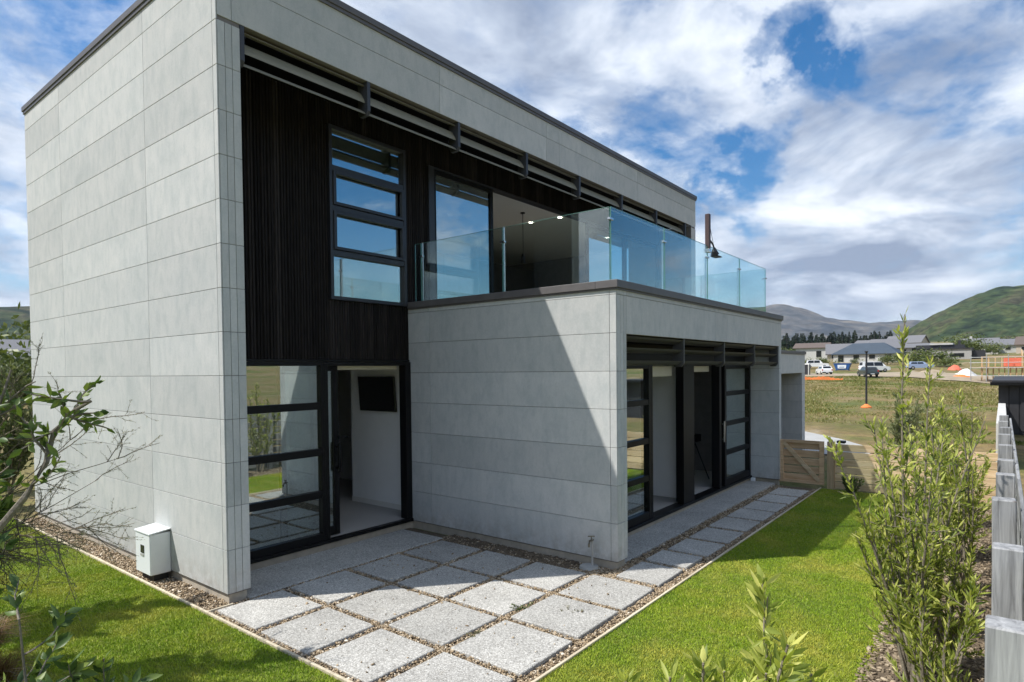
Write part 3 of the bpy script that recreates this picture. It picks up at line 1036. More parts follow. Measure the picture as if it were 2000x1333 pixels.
box('blind', 2.10, 3.23, YD+0.13, YD+0.19, 2.43, 2.50, 'blind', house, 0.01)
# upper window with two awning sashes
wu = glazed('window', YD-0.012, 1.917, 3.283, 3.387, 5.743, 0.05, (5.17, 4.63, 4.025), 0.075, 0.12, 'grey_frame')
for z0, z1 in ((4.672, 5.128), (4.067, 4.588)):
    m = MB()
    y = YD-0.06
    for (a, b, c, d) in ((1.968, 2.015, z0, z1), (3.185, 3.232, z0, z1), (2.0152, 3.1848, z0+0.001, z0+0.042), (2.0152, 3.1848, z1-0.042, z1-0.001)):
        m.box(a, b, y-0.03, y+0.025, c, d, 0.003)
    m.build('sash', 'grey_frame', wu)
# balcony sliding doors
glazed('sliding_door', YD+0.01, 3.90, 5.40, 3.12, 5.63, 0.075, (), 0.07, 0.06, 'black_metal')
fr = MB()
fr.box(3.777, 3.898, YD-0.06, YD+0.10, 3.02, 5.655, 0.003)
fr.box(12.18, 12.279, YD-0.06, YD+0.10, 3.02, 5.655, 0.003)
fr.box(3.8982, 12.1798, YD-0.058, YD+0.098, 5.632, 5.654, 0.003)
fr.box(3.8982, 12.1798, YD-0.058, YD+0.098, 3.022, 3.118, 0.003)
fr.build('door_frame', 'grey_frame', house)
glazed('sliding_door', YD+0.01, 8.60, 10.35, 3.12, 5.63, 0.075, (), 0.07, 0.06)
glazed('sliding_door', YD+0.01, 10.352, 12.178, 3.12, 5.63, 0.075, (), 0.07, 0.06)

# interior, upper living room ------------------------------------------
box('ceiling', 0.254, 12.288, YD+0.112, 6.29, 5.70, 5.76, 'ceiling_white', house)
box('interior_wall', 3.55, 3.67, YD+0.112, 6.29, 3.021, 5.699, 'wall_white', house)
box('interior_wall', 3.672, 12.287, 6.2, 6.298, 3.021, 5.699, 'wall_white', house)
box('interior_wall', 0.254, 3.549, 4.2, 4.3, 3.021, 5.699, 'interior_dark', house)
box('upper_floor_finish', 3.672, 12.287, YD+0.113, 6.19, 3.021, 3.036, 'carpet', house)
for (x, y) in ((8.05, 2.0), (8.1, 1.25), (10.6, 1.5)):
    m = MB().tube([(x, y, 5.690), (x, y, 5.699)], 0.045, 14)
    dl = m.build('downlight', 'downlight', house)
    lt = bpy.data.lights.new('downlight_glow', 'SPOT')
    lt.energy = 14.0
    lt.spot_size = math.radians(140)
    lt.spot_blend = 0.6
    lt.color = (1.0, 0.88, 0.72)
    lt.shadow_soft_size = 0.04
    lo_ = bpy.data.objects.new('downlight_glow', lt)
    COL.objects.link(lo_)
    lo_.location = (x, y, 5.68)
isl = empty('kitchen_island', (7.4, 3.1, 3.037), 'dark kitchen bench with white top inside the upper living room', 'kitchen bench')
box('cabinet', -1.5, 1.5, -0.4, 0.4, 0.0, 0.88, 'interior_dark', isl, 0.004)
box('bench_top', -1.55, 1.55, -0.45, 0.45, 0.881, 0.92, 'bench_top', isl, 0.004)
cab = empty('kitchen_cabinet', (8.4, 4.3, 3.037), 'tall dark kitchen cupboard wall at the back of the upper room', 'cupboard')
for i in range(5):
    box('cupboard_door', -3.4+i*1.3, -2.11+i*1.3, -0.02, 0.4, 0.0, 2.2, 'interior_dark', cab, 0.004)
pl = empty('pendant_lamp', (7.26, 1.62, 5.70), 'thin black pendant lamp hanging in the upper living room', 'lamp')
m = MB().tube([(0, 0, 0), (0, 0, -0.85)], 0.008, 6).tube([(0, 0, -0.0), (0, 0, -0.02)], 0.05, 10)
m.build('cord', 'black_metal', pl)
MB().tube([(0, 0, -0.85), (0, 0, -0.90), (0, 0, -1.05)], [0.02, 0.04, 0.045], 12).build('lamp_shade', 'black_metal', pl)

# interior, ground floor bedroom -----------------------------------------
box('ceiling', 0.254, 12.288, YD+0.113, 6.29, 2.51, 2.556, 'ceiling_white', house)
box('interior_wall', 3.60, 3.72, 1.004, 2.66, 0.136, 2.509, 'wall_white', house)
box('interior_wall', 3.60, 3.72, 3.7, 4.6, 0.136, 2.509, 'wall_white', house)
box('interior_wall', 0.254, 3.72, 4.6, 4.7, 0.136, 2.509, 'wall_white', house)
box('interior_wall', 0.2535, 0.30, 1.004, 4.599, 0.136, 2.509, 'wall_white', house)
box('interior_wall', 4.9, 5.0, 1.004, 6.29, 0.136, 2.509, 'wall_white', house)
box('skirting', 3.585, 3.599, 1.004, 2.66, 0.136, 0.22, 'ceiling_white', house)
tv = empty('television', (3.55, 1.88, 2.03), 'black flat television on the white bedroom wall inside the open left door', 'television')
m = MB().box(-0.035, 0.0, -0.46, 0.46, -0.29, 0.29, 0.006)
m.build('casing', 'meter_dark', tv)
box('screen', -0.039, -0.0355, -0.448, 0.448, -0.272, 0.278, 'tv_screen', tv)
box('wall_bracket', 0.0, 0.049, -0.1, 0.1, -0.1, 0.1, 'black_metal', tv)
tv.rotation_euler = (0, math.radians(-4), 0)

# lower block --------------------------------------------------------------
XA, YP, XL, ZL = 3.345, -2.722, 10.288, 3.352
lz = [(K(k), K(k+1)) for k in range(7)] + [(K(7), ZL)]
panels_x(XA, [(0.42, 0.885), (-2.63, 0.42), (YP, -2.63)], lz)
panels_y(YP, [(XA+0.0125, 3.442), (3.442, 3.519), (3.519, 3.596)], [(K(k), K(k+1)) for k in range(6)] + [(2.8235, K(7)), (K(7), ZL)])
panels_y(YP, [(3.596, 6.578), (6.578, 7.09), (7.09, 10.138), (10.138, XL)], [(2.8235, K(7)), (K(7), ZL)])
panels_y(YP, [(10.138, XL-0.0125)], [(K(k), K(k+1)) for k in range(6)])
panels_x(10.138, [(YP+0.0125, -2.14)], [(K(k), K(k+1)) for k in range(6)])
panels_x(XL, [(YP, -0.9), (-0.9, 0.88)], lz, side=1)
box('wall_core', XA+0.0125, 3.595, YP+0.0125, 0.889, 0.09, 2.823, 'joint', house)
box('wall_core', 10.151, XL-0.0125, YP+0.0125, 0.889, 0.09, 2.823, 'joint', house)
box('wall_core', XA+0.0125, XL-0.0125, YP+0.0125, -2.50, 2.8237, 3.345, 'joint', house)
box('wall_core', XA+0.0125, 3.58, -2.4995, 0.889, 2.8237, 3.345, 'joint', house)
box('wall_core', 10.06, XL-0.0125, -2.4995, 0.889, 2.8237, 3.345, 'joint', house)
box('foundation', XA+0.03, 3.565, YP+0.03, 0.8595, -0.25, 0.088, 'foundation', house)
box('foundation', 3.5655, 10.18, YS-0.04, 0.8595, -0.25, 0.0885, 'foundation', house)
box('foundation', 10.1805, XL-0.03, YP+0.03, 0.8595, -0.25, 0.088, 'foundation', house)
box('deck', 3.5805, 10.0595, -2.4995, 0.83, 2.83, 3.10, 'render_grey', house)
cp = MB()
for (x0, x1, y0, y1) in ((XA-0.035, XL+0.035, YP-0.035, -2.46), (XA-0.035, 3.60, -2.4598, 0.862), (10.04, XL+0.035, -2.4598, 0.862)):
    cp.box(x0, x1, y0, y1, ZL+0.010, ZL+0.102, 0.004)
cp.build('coping', 'coping', house)
sh = MB()
for (x0, x1, y0, y1) in ((XA-0.016, XL+0.016, YP-0.016, -2.48), (XA-0.016, 3.58, -2.4798, 0.862)):
    sh.box(x0, x1, y0, y1, ZL-0.012, ZL+0.008)
sh.build('coping_flashing', 'coping', house)
# reveal of the sliding doors: soffit and glazing plane y = -2.1
YS = -2.10
box('soffit', 3.596, 10.137, YP+0.18, -0.6, 2.76, 2.8225, 'soffit', house)
box('lintel', 3.5955, 10.15, YS-0.03, YS+0.1, 2.47, 2.7595, 'black_metal', house)
# louvre rack
lx = [3.60, 5.36, 7.01, 8.60, 10.105]
for i, x in enumerate(lx):
    m = MB()
    m.prism([(YP+0.02, 2.822), (YP+0.02, 2.47), (YP+0.06, 2.42), (YP+0.16, 2.42), (YP+0.19, 2.47), (YP+0.19, 2.822)], x, x+0.03, 'x')
    m.build('bracket', 'louvre_dark', house)
for a, b in zip(lx[:-1], lx[1:]):
    for z in (2.775, 2.635, 2.475):
        blade('louvre_blade', a+0.032, b-0.002, YP+0.10, z, 0.15, 0.024, -0.42, 'louvre_dark', house)
# doors and windows of the lower front
glazed('window', YS, 3.60, 5.44, 0.135, 2.47, 0.07, (1.90, 1.32, 0.76), 0.085, 0.10, bottom=0.12)
glazed('window', YS, 8.60, 10.137, 0.135, 2.47, 0.09, (1.90, 1.32, 0.76), 0.085, 0.10, bottom=0.12)
glazed('sliding_door', YS+0.085, 6.70, 7.05, 0.15, 2.46, 0.08, (), 0.07, 0.05, bottom=0.12)
glazed('sliding_door', YS+0.085, 8.33, 8.62, 0.15, 2.46, 0.08, (), 0.07, 0.05, bottom=0.12)
fr = MB()
fr.box(5.442, 5.50, YS-0.05, YS+0.12, 0.135, 2.469, 0.003)
fr.box(6.64, 7.09, YS-0.055, YS+0.055, 0.135, 2.469, 0.003)
fr.box(8.30, 8.40, YS-0.055, YS+0.055, 0.135, 2.469, 0.003)
fr.box(3.5955, 10.137, YS-0.075, YS+0.12, 0.09, 0.1345, 0.003)
fr.build('door_frame', 'black_metal', house)
hd = MB()
hd.box(8.42, 8.445, YS-0.11, YS-0.085, 1.0, 1.40, 0.004)
hd.box(8.425, 8.44, YS-0.085, YS-0.05, 1.04, 1.07)
hd.box(8.425, 8.44, YS-0.085, YS-0.05, 1.33, 1.36)
hd.build('door_handle', 'steel', house)
box('blind', 5.51, 6.63, YS+0.14, YS+0.20, 2.27, 2.44, 'blind', house, 0.01)
box('blind', 7.10, 8.30, YS+0.14, YS+0.20, 2.33, 2.44, 'blind', house, 0.01)
box('downpipe_foot', 10.02, 10.10, YS-0.16, YS-0.08, 0.02, 0.10, 'white_plastic', house, 0.006)
box('floor', 3.596, 10.15, YS+0.12, YD+0.019, 0.089, 0.135, 'carpet', house)
box('interior_wall', 7.05, 7.15, YS+0.16, -1.05, 0.136, 2.755, 'wall_white', house)
box('interior_wall', 6.95, 7.049, -1.25, -1.05, 0.136, 2.755, 'wall_white', house)
box('interior_wall', 7.05, 7.15, -1.049, 0.95, 0.136, 2.755, 'wall_white', house)
box('interior_wall', 3.596, 7.049, 0.90, 1.0, 0.136, 2.755, 'wall_white', house)
box('interior_wall', 7.151, 10.15, 1.4, 1.5, 0.136, 2.755, 'wall_white', house)
box('ceiling', 3.596, 10.15, YS+0.12, 1.4, 2.70, 2.755, 'ceiling_white', house)
st = empty('camera_tripod', (9.2, -1.3, 0.136), 'black tripod standing in the room behind the right sliding door', 'tripod')
m = MB()
for k in range(3):
    a = 2*math.pi*k/3+0.4
    m.tube([(0.33*math.cos(a), 0.33*math.sin(a), 0), (0, 0, 0.75)], 0.014, 6)
m.build('legs', 'black_metal', st)
MB().box(-0.12, 0.12, -0.1, 0.1, 0.75, 0.9, 0.01).build('head', 'black_metal', st)

# glass balustrade on the balcony ---------------------------------------------
bal = empty('balustrade', (0, 0, 0), parent=house)
GB, GT = ZL+0.104, 4.345
def glass_panel(x0, x1, y0, y1):
    o = box('glass_panel', x0, x1, y0, y1, GB, GT, 'balustrade_glass', bal)
    e = MB()
    if x1-x0 > y1-y0:
        e.box(x0, x1, y0+0.0005, y1-0.0005, GT+0.0002, GT+0.004)
        e.box(x0-0.0035, x0-0.0003, y0, y1, GB, GT)
        e.box(x1+0.0003, x1+0.0035, y0, y1, GB, GT)
    else:
        e.box(x0+0.0005, x1-0.0005, y0, y1, GT+0.0002, GT+0.004)
        e.box(x0, x1, y0-0.0035, y0-0.0003, GB, GT)
        e.box(x0, x1, y1+0.0003, y1+0.0035, GB, GT)
    e.build('glass_edge', 'glass_edge', bal)
XG, YG = 3.44, -2.60
for a, b in ((0.68, 0.80), (-0.925, 0.66), (-2.585, -0.945)):
    glass_panel(XG-0.006, XG+0.006, a, b)
for a, b in ((XG+0.0, 4.93), (4.95, 6.53), (6.55, 8.07), (8.09, 9.63)):
    glass_panel(a+0.006, b, YG-0.006, YG+0.006)
for a, b in ((-2.58, -1.30), (-1.28, -0.05)):
    glass_panel(9.63, 9.642, a, b)
def clamp(x, y, z, alongx):
    m = MB()
    if alongx:
        m.box(x-0.045, x+0.045, y-0.02, y+0.02, z-0.014, z+0.014, 0.004)
    else:
        m.box(x-0.02, x+0.02, y-0.045, y+0.045, z-0.014, z+0.014, 0.004)
    m.build('clamp', 'steel', bal)
for x in (4.94, 6.54, 8.08):
    clamp(x, YG, 4.16, True)
clamp(XG, YG, 4.20, True)
clamp(9.636, YG+0.02, 4.16, False)
for y in (0.67, -0.935):
    clamp(XG, y, 4.15, False)
    MB().tube([(XG+0.028, y, 3.11), (XG+0.028, y, 4.36)], 0.014, 8).build('post', 'steel', bal)
for x in (4.94, 6.54, 8.08):
    MB().tube([(x, YG+0.03, 3.11), (x, YG+0.03, 4.16)], 0.011, 8).build('post', 'steel', bal)

# entrance wing beyond the lower block -------------------------------------------
for a, b in ((XL+0.02, 12.8), (12.8, 15.33)):
    box('panel', a+G, b-G, -2.0, -1.988, 2.235+G, 2.74-G, 'panel', house, 0.002)
for k in range(5):
    box('panel', 15.02, 15.33, -2.0, -1.988, K(k)+G, min(K(k+1), 2.235)-G, 'panel', house, 0.002)
    box('panel', 15.02, 15.032, -1.987, -1.3, K(k)+G, min(K(k+1), 2.235)-G, 'panel', house, 0.002)
box('wall_core', XL+0.02, 15.32, -1.9875, -1.3, 2.236, 2.735, 'joint', house)
box('wall_core', 15.033, 15.32, -1.9875, 0.9, 0.0, 2.235, 'joint', house)
box('entry_door', XL+0.02, 15.02, -1.29, -1.2, 0.0, 2.235, 'cladding_black', house)
box('wing_roof', XL+0.005, 15.36, -2.03, 0.9, 2.742, 2.82, 'coping', house, 0.004)
box('wall_core', 15.033, 15.32, -1.29, 0.85, 2.236, 2.735, 'joint', house)
wl_ = MB().box(15.334, 15.42, -1.95, -1.85, 1.85, 2.05, 0.01)
wl_.build('wall_lamp', 'black_metal', house)

# small fittings ------------------------------------------------------------------
mb = empty('meter_box', (-0.118, 1.52, 0.09), 'white meter box with a small dark window fixed low on the left wall', 'meter box')
MB().box(-0.112, 0.116, -0.20, 0.20, 0.0, 0.47, 0.008).build('casing', 'white_plastic', mb)
MB().prism([(-0.122, 0.472), (0.116, 0.500), (0.116, 0.512), (-0.122, 0.486)], -0.21, 0.21, 'y').build('lid', 'white_plastic', mb)
box('meter_window', -0.1185, -0.1125, -0.045, 0.045, 0.24, 0.33, 'meter_dark', mb)
box('latch', -0.1195, -0.1125, -0.04, 0.05, 0.205, 0.228, 'pipe_grey', mb)
MB().tube([(0.09, -0.12, -0.12), (0.09, -0.12, -0.0755)], 0.02, 8).tube([(0.09, 0.1, -0.12), (0.09, 0.1, -0.0755)], 0.016, 8).build('conduit', 'pipe_grey', mb)
box('pipe_boot', -0.06, 0.10, -0.16, 0.16, -0.075, -0.001, 'hose_black', mb)
tp = empty('garden_tap', (3.26, -2.42, 0.0), 'small outdoor tap on a grey standpipe at the corner of the lower wall', 'tap')
MB().tube([(0, 0, 0), (0, 0, 0.36)], 0.013, 8).build('standpipe', 'pipe_grey', tp)
MB().tube([(0.02, 0, 0.34), (-0.06, 0.0, 0.34), (-0.075, 0, 0.31), (-0.075, 0, 0.27)], 0.014, 8).tube([(-0.02, 0, 0.34), (-0.02, 0, 0.385)], 0.008, 6).bar((-0.06, 0.02, 0.395), (0.02, -0.02, 0.385), 0.012).build('spout', 'brass', tp)
MB().tube([(-0.03, 0.03, 0.001), (-0.03, 0.03, 0.03)], [0.12, 0.11], 16).build('drain_cover', 'pipe_grey', tp)
ls = MB().tube([(0, 0, 0), (0.0, -0.02, 0)], 0.012, 10)
ls.build('cable_cap', 'steel', house, (0.55, YD-0.022, 5.45))
# lamp on a short mast clamped to the balustrade
ml = empty('mast_lamp', (6.575, YG, 4.30), 'brown mast with a dark hanging lamp clamped to the balcony glass', 'lamp')
MB().box(-0.035, 0.035, -0.035, 0.035, 0.0, 0.55, 0.006).build('mast', 'mast_brown', ml)
MB().tube([(0.035, 0, 0.17), (0.22, 0, 0.10), (0.26, 0, 0.06), (0.27, 0, 0.03)], 0.014, 8).build('arm', 'pole_dark', ml)
MB().tube([(0.03, 0, 0.53), (0.14, 0, 0.28), (0.25, 0, 0.09)], 0.004, 5).build('stay_wire', 'pole_dark', ml)
MB().tube([(0.27, 0, 0.06), (0.275, 0, 0.0), (0.30, 0, -0.05), (0.32, 0, -0.075)], [0.02, 0.05, 0.07, 0.02], 10).box(0.26, 0.46, -0.06, 0.06, -0.085, -0.065, 0.004).build('lamp_head', 'pole_dark', ml)
MB().box(-0.05, 0.05, -0.04, 0.04, -0.06, -0.002, 0.006).build('clamp', 'steel', ml)

# ------------------------------------------------------------------ vegetation
def leaf_cloud(P, D, L, Wd, tone, r, fold=0.25, droop=0.0):
    """leaves as folded lozenges: base P, direction D, length L, width W"""
    n = len(P)
    D = D/np.linalg.norm(D, axis=1, keepdims=True)
    q = r.standard_normal((n, 3))
    Sd = np.cross(D, q)
    Sd /= np.linalg.norm(Sd, axis=1, keepdims=True)+1e-9
    N = np.cross(Sd, D)
    L_, W_ = L[:, None], Wd[:, None]
    tip = P + D*L_
    tip[:, 2] -= droop*L
    mid = P + D*L_*0.45 - N*W_*fold
    a = P + D*L_*0.42 + Sd*W_*0.5
    b = P + D*L_*0.42 - Sd*W_*0.5
    a2 = P + D*L_*0.72 + Sd*W_*0.33 - N*W_*0.05
    b2 = P + D*L_*0.72 - Sd*W_*0.33 - N*W_*0.05
    V = np.stack([P, a, a2, tip, b2, b, mid], 1).reshape(-1, 3)
    base = 7*np.arange(n)[:, None, None]
    tri = np.array([(0, 1, 6), (1, 2, 6), (2, 3, 6), (3, 4, 6), (4, 5, 6), (5, 0, 6)])
    Fc = (tri[None]+base).reshape(-1, 3)
    return V, Fc, np.repeat(tone, 6)

def leaf_simple(P, D, L, Wd, tone, r):
    """two triangle leaves for far or dense crowns"""
    n = len(P)
    D = D/np.linalg.norm(D, axis=1, keepdims=True)
    Sd = np.cross(D, r.standard_normal((n, 3)))
    Sd /= np.linalg.norm(Sd, axis=1, keepdims=True)+1e-9
    V = np.stack([P, P+D*L[:, None]*0.5+Sd*Wd[:, None]*0.5, P+D*L[:, None], P+D*L[:, None]*0.5-Sd*Wd[:, None]*0.5], 1).reshape(-1, 3)
    Fc = (np.array([(0, 1, 2, 3)])[None]+4*np.arange(n)[:, None, None]).reshape(-1, 4)
    return V, Fc, tone

def stem_path(p0, d0, length, n, r, wob=0.12, up=0.15):
    pts = [np.array(p0, float)]
    d = np.array(d0, float)
    d /= np.linalg.norm(d)
    for i in range(n):
        d = d + r.normal(0, wob, 3) + np.array([0, 0, up])
        d /= np.linalg.norm(d)
        pts.append(pts[-1] + d*length/n)
    return pts

def sample_path(pts, ts):
    pts = np.array(pts)
    n = len(pts)-1
    f = np.clip(ts*n, 0, n-1e-6)
    i = f.astype(int)
    w = (f-i)[:, None]
    P = pts[i]*(1-w)+pts[i+1]*w
    T = pts[i+1]-pts[i]
    T /= np.linalg.norm(T, axis=1, keepdims=True)
    return P, T

def shrub(name, base, stems, label, cat, group, leafmat='leaf_bright', barkmat='bark_pale', L=0.07, Wd=0.014, seed=0, spread=0.6,
          per_m=70, tone_mu=0.5, r0=0.016, branch=7, blen=0.45, simple_leaf=False, start=0.25, up=0.10, top_tone=0.25, wob=0.10):
    """young shrub: several leaders with side shoots, leaves set along all shoots.
    stems = list of (direction, length)"""
    r = np.random.default_rng(seed)
    root = empty(name, base, label, cat, group)
    mb_ = MB()
    LP, LD, LT = [], [], []
    def leaves_on(pts, length, t0, dens):
        n = max(3, int(length*dens))
        ts = np.sort(r.uniform(t0, 1.0, n))
        P_, T_ = sample_path(pts, ts)
        rd = r.standard_normal((n, 3))
        rd -= (rd*T_).sum(1, keepdims=True)*T_
        rd /= np.linalg.norm(rd, axis=1, keepdims=True)+1e-9
        LP.append(P_)
        LD.append(T_*r.uniform(0.5, 1.3, (n, 1))+rd*spread*r.uniform(0.6, 1.3, (n, 1))+np.array([0, 0, 0.12]))
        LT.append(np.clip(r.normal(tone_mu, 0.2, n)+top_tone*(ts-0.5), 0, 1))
    for d, ln in stems:
        pts = stem_path((r.normal(0, 0.03), r.normal(0, 0.03), 0), d, ln, 9, r, wob*(0.6 if ln < 2.4 else 0.2), up)
        rad = [r0*(1-0.85*i/9)*min(1, ln) + 0.002 for i in range(10)]
        mb_.tube(pts, rad, 6)
        leaves_on(pts, ln, start, per_m)
        for k in range(int(branch*ln)):
            t = r.uniform(start*0.7, 0.95)
            P_, T_ = sample_path(pts, np.array([t]))
            dd = T_[0]*0.75 + r.normal(0, 0.5, 3)
            bl = blen*r.uniform(0.35, 1.0)*(1.15-t*0.7)*min(1.0, ln)
            bp = stem_path(P_[0], dd, bl, 5, r, wob, up*1.3)
            br = r0*0.33*(1-t*0.5)
            mb_.tube(bp, [br*(1-0.7*i/5)+0.001 for i in range(6)], 4)
            leaves_on(bp, bl, 0.08, per_m*1.15)
    mb_.build('trunk', barkmat, root)
    P_, D_, T_ = np.concatenate(LP), np.concatenate(LD), np.concatenate(LT)
    n = len(P_)
    Ln = L*r.uniform(0.4, 1.3, n)
    Wn = Wd*r.uniform(0.6, 1.3, n)
    if simple_leaf:
        V, Fc, tn = leaf_simple(P_, D_, Ln, Wn, T_, r)
    else:
        V, Fc, tn = leaf_cloud(P_, D_, Ln, Wn, T_, r)
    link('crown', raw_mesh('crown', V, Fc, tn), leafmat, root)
    return root

BED = 'young shrubs in the bed along the grey fence'
def fan(n, lean, l0, l1, seed, cx=0.0, cy=0.0):
    q = random.Random(seed)
    return [((lean*q.uniform(0.3, 1)*math.cos(6.283*i/n+q.random())+cx, lean*q.uniform(0.3, 1)*math.sin(6.283*i/n+q.random())+cy, 1.0), q.uniform(l0, l1)) for i in range(n)]
SH = dict(L=0.075, Wd=0.018, tone_mu=0.64, r0=0.012, up=0.05, wob=0.07, blen=0.5)
shrub('shrub', (2.29, -5.78, 0.012), [((0.0, 0.06, 1), 2.78)] + fan(5, 0.2, 1.7, 2.3, 1, 0.0, 0.05) + fan(7, 0.34, 0.9, 1.6, 2, 0.0, 0.08),
      'tallest slender green shrub with a pointed leader rising above the timber fence', 'shrub', BED, seed=1, per_m=44, branch=7, **SH)
shrub('shrub', (3.35, -5.72, 0.012), [((0.0, 0.02, 1), 2.45)] + fan(5, 0.2, 1.6, 2.1, 3, 0.0, 0.05) + fan(6, 0.34, 0.9, 1.5, 4, 0.0, 0.05),
      'second tallest green shrub just behind the tallest one', 'shrub', BED, seed=2, per_m=44, branch=6, **SH)
shrub('shrub', (4.7, -5.95, 0.012), [((0.0, 0.02, 1), 2.15)] + fan(8, 0.28, 1.2, 2.0, 5, 0.0, 0.04),
      'dense green shrub close against the grey posts, third along the bed', 'shrub', BED, seed=3, per_m=46, branch=7, **SH)
shrub('shrub', (6.1, -5.85, 0.012), [((0.05, 0.02, 1), 1.95)] + fan(8, 0.28, 1.1, 1.8, 6),
      'green shrub further down the bed in front of the sunny fence boards', 'shrub', BED, seed=4, per_m=90, branch=10, simple_leaf=True, **SH)
shrub('shrub', (7.9, -5.6, 0.012), [((0.05, 0.05, 1), 1.8)] + fan(8, 0.28, 1.0, 1.7, 7),
      'green shrub nearest the timber boundary fence', 'shrub', BED, seed=5, per_m=90, branch=10, simple_leaf=True, **SH)
shrub('shrub', (11.6, -4.75, -0.02), [((0.0, 0.0, 1), 2.0)] + fan(9, 0.35, 1.2, 1.8, 8),
      'grey green bushy shrub just beyond the timber fence', 'shrub', BED, leafmat='leaf_olive', seed=6, per_m=130, branch=12, simple_leaf=True, **SH)
# low growth at the front of the bed
shrub('shrub', (2.75, -6.0, 0.012), [((0.1*math.cos(a), 0.1*math.sin(a)+0.03, 0.4), 0.9) for a in (0, 1, 2, 3, 4, 5)],
      'low bright green shrub at the foot of the grey posts', 'shrub', BED, seed=7, per_m=130, branch=9, blen=0.4, start=0.1, tone_mu=0.6)
shrub('shrub', (1.55, -5.95, 0.012), [((0.12*math.cos(a), 0.12*math.sin(a)+0.02, 0.4), 0.95) for a in (0.4, 1.4, 2.4, 3.4, 4.4, 5.4)],
      'low bright green shrub at the bottom right beside the nearest grey post', 'shrub', BED, seed=8, per_m=130, branch=9, blen=0.4, start=0.1, tone_mu=0.6)
shrub('shrub', (3.95, -5.45, 0.012), [((0.14*math.cos(a), 0.14*math.sin(a), 0.4), 0.8) for a in (0.2, 1.2, 2.2, 3.2, 4.2, 5.2)],
      'low leafy shrub between the tall shrubs and the lawn', 'shrub', BED, seed=9, per_m=120, branch=8, blen=0.35, start=0.1)
shrub('shrub', (5.6, -5.4, 0.012), [((0.12*math.cos(a), 0.12*math.sin(a), 0.4), 1.0) for a in (0.2, 1.2, 2.2, 3.2, 4.2, 5.2)],
      'rounded yellow green shrub at the lawn edge before the timber fence', 'shrub', BED, seed=10, per_m=120, branch=9, blen=0.4, start=0.1, tone_mu=0.62)
shrub('shrub', (9.75, -4.1, 0.012), [((0.35*math.cos(a), 0.35*math.sin(a), 0.5), 0.34) for a in np.linspace(0, 6, 14)],
      'small dark round plant at the foot of the gate post', 'plant', None, leafmat='leaf_dark', seed=12, per_m=160, branch=10, blen=0.3, start=0.1, L=0.05, Wd=0.016, simple_leaf=True)
# foreground tips at the bottom edge
shrub('shrub', (-1.50, -5.55, 0.012), [((-0.01, -0.01, 1), 1.69), ((0.03, 0.0, 1), 1.55), ((0.06, -0.03, 1), 1.50), ((-0.05, 0.03, 1), 1.50), ((0.02, -0.06, 1), 1.53), ((0.09, 0.02, 1), 1.45), ((-0.02, 0.07, 1), 1.42)],
      'leafy shrub tips poking up at the bottom edge, left of two', 'shrub', 'foreground shrub tips', L=0.072, Wd=0.017, seed=14, per_m=95, branch=7, blen=0.28, r0=0.010, start=0.5, spread=0.95, up=0.03, tone_mu=0.62, wob=0.08)
shrub('shrub', (-1.14, -5.72, 0.012), [((0.0, -0.01, 1), 1.71), ((-0.06, 0.01, 1), 1.52), ((-0.03, 0.05, 1), 1.46), ((-0.09, 0.0, 1), 1.47), ((0.05, 0.03, 1), 1.42), ((0.03, -0.05, 1), 1.45)],
      'leafy shrub tips poking up at the bottom edge, right of two', 'shrub', 'foreground shrub tips', L=0.075, Wd=0.017, seed=15, per_m=90, branch=7, blen=0.28, r0=0.010, start=0.5, spread=0.95, up=0.03, tone_mu=0.64, wob=0.08)

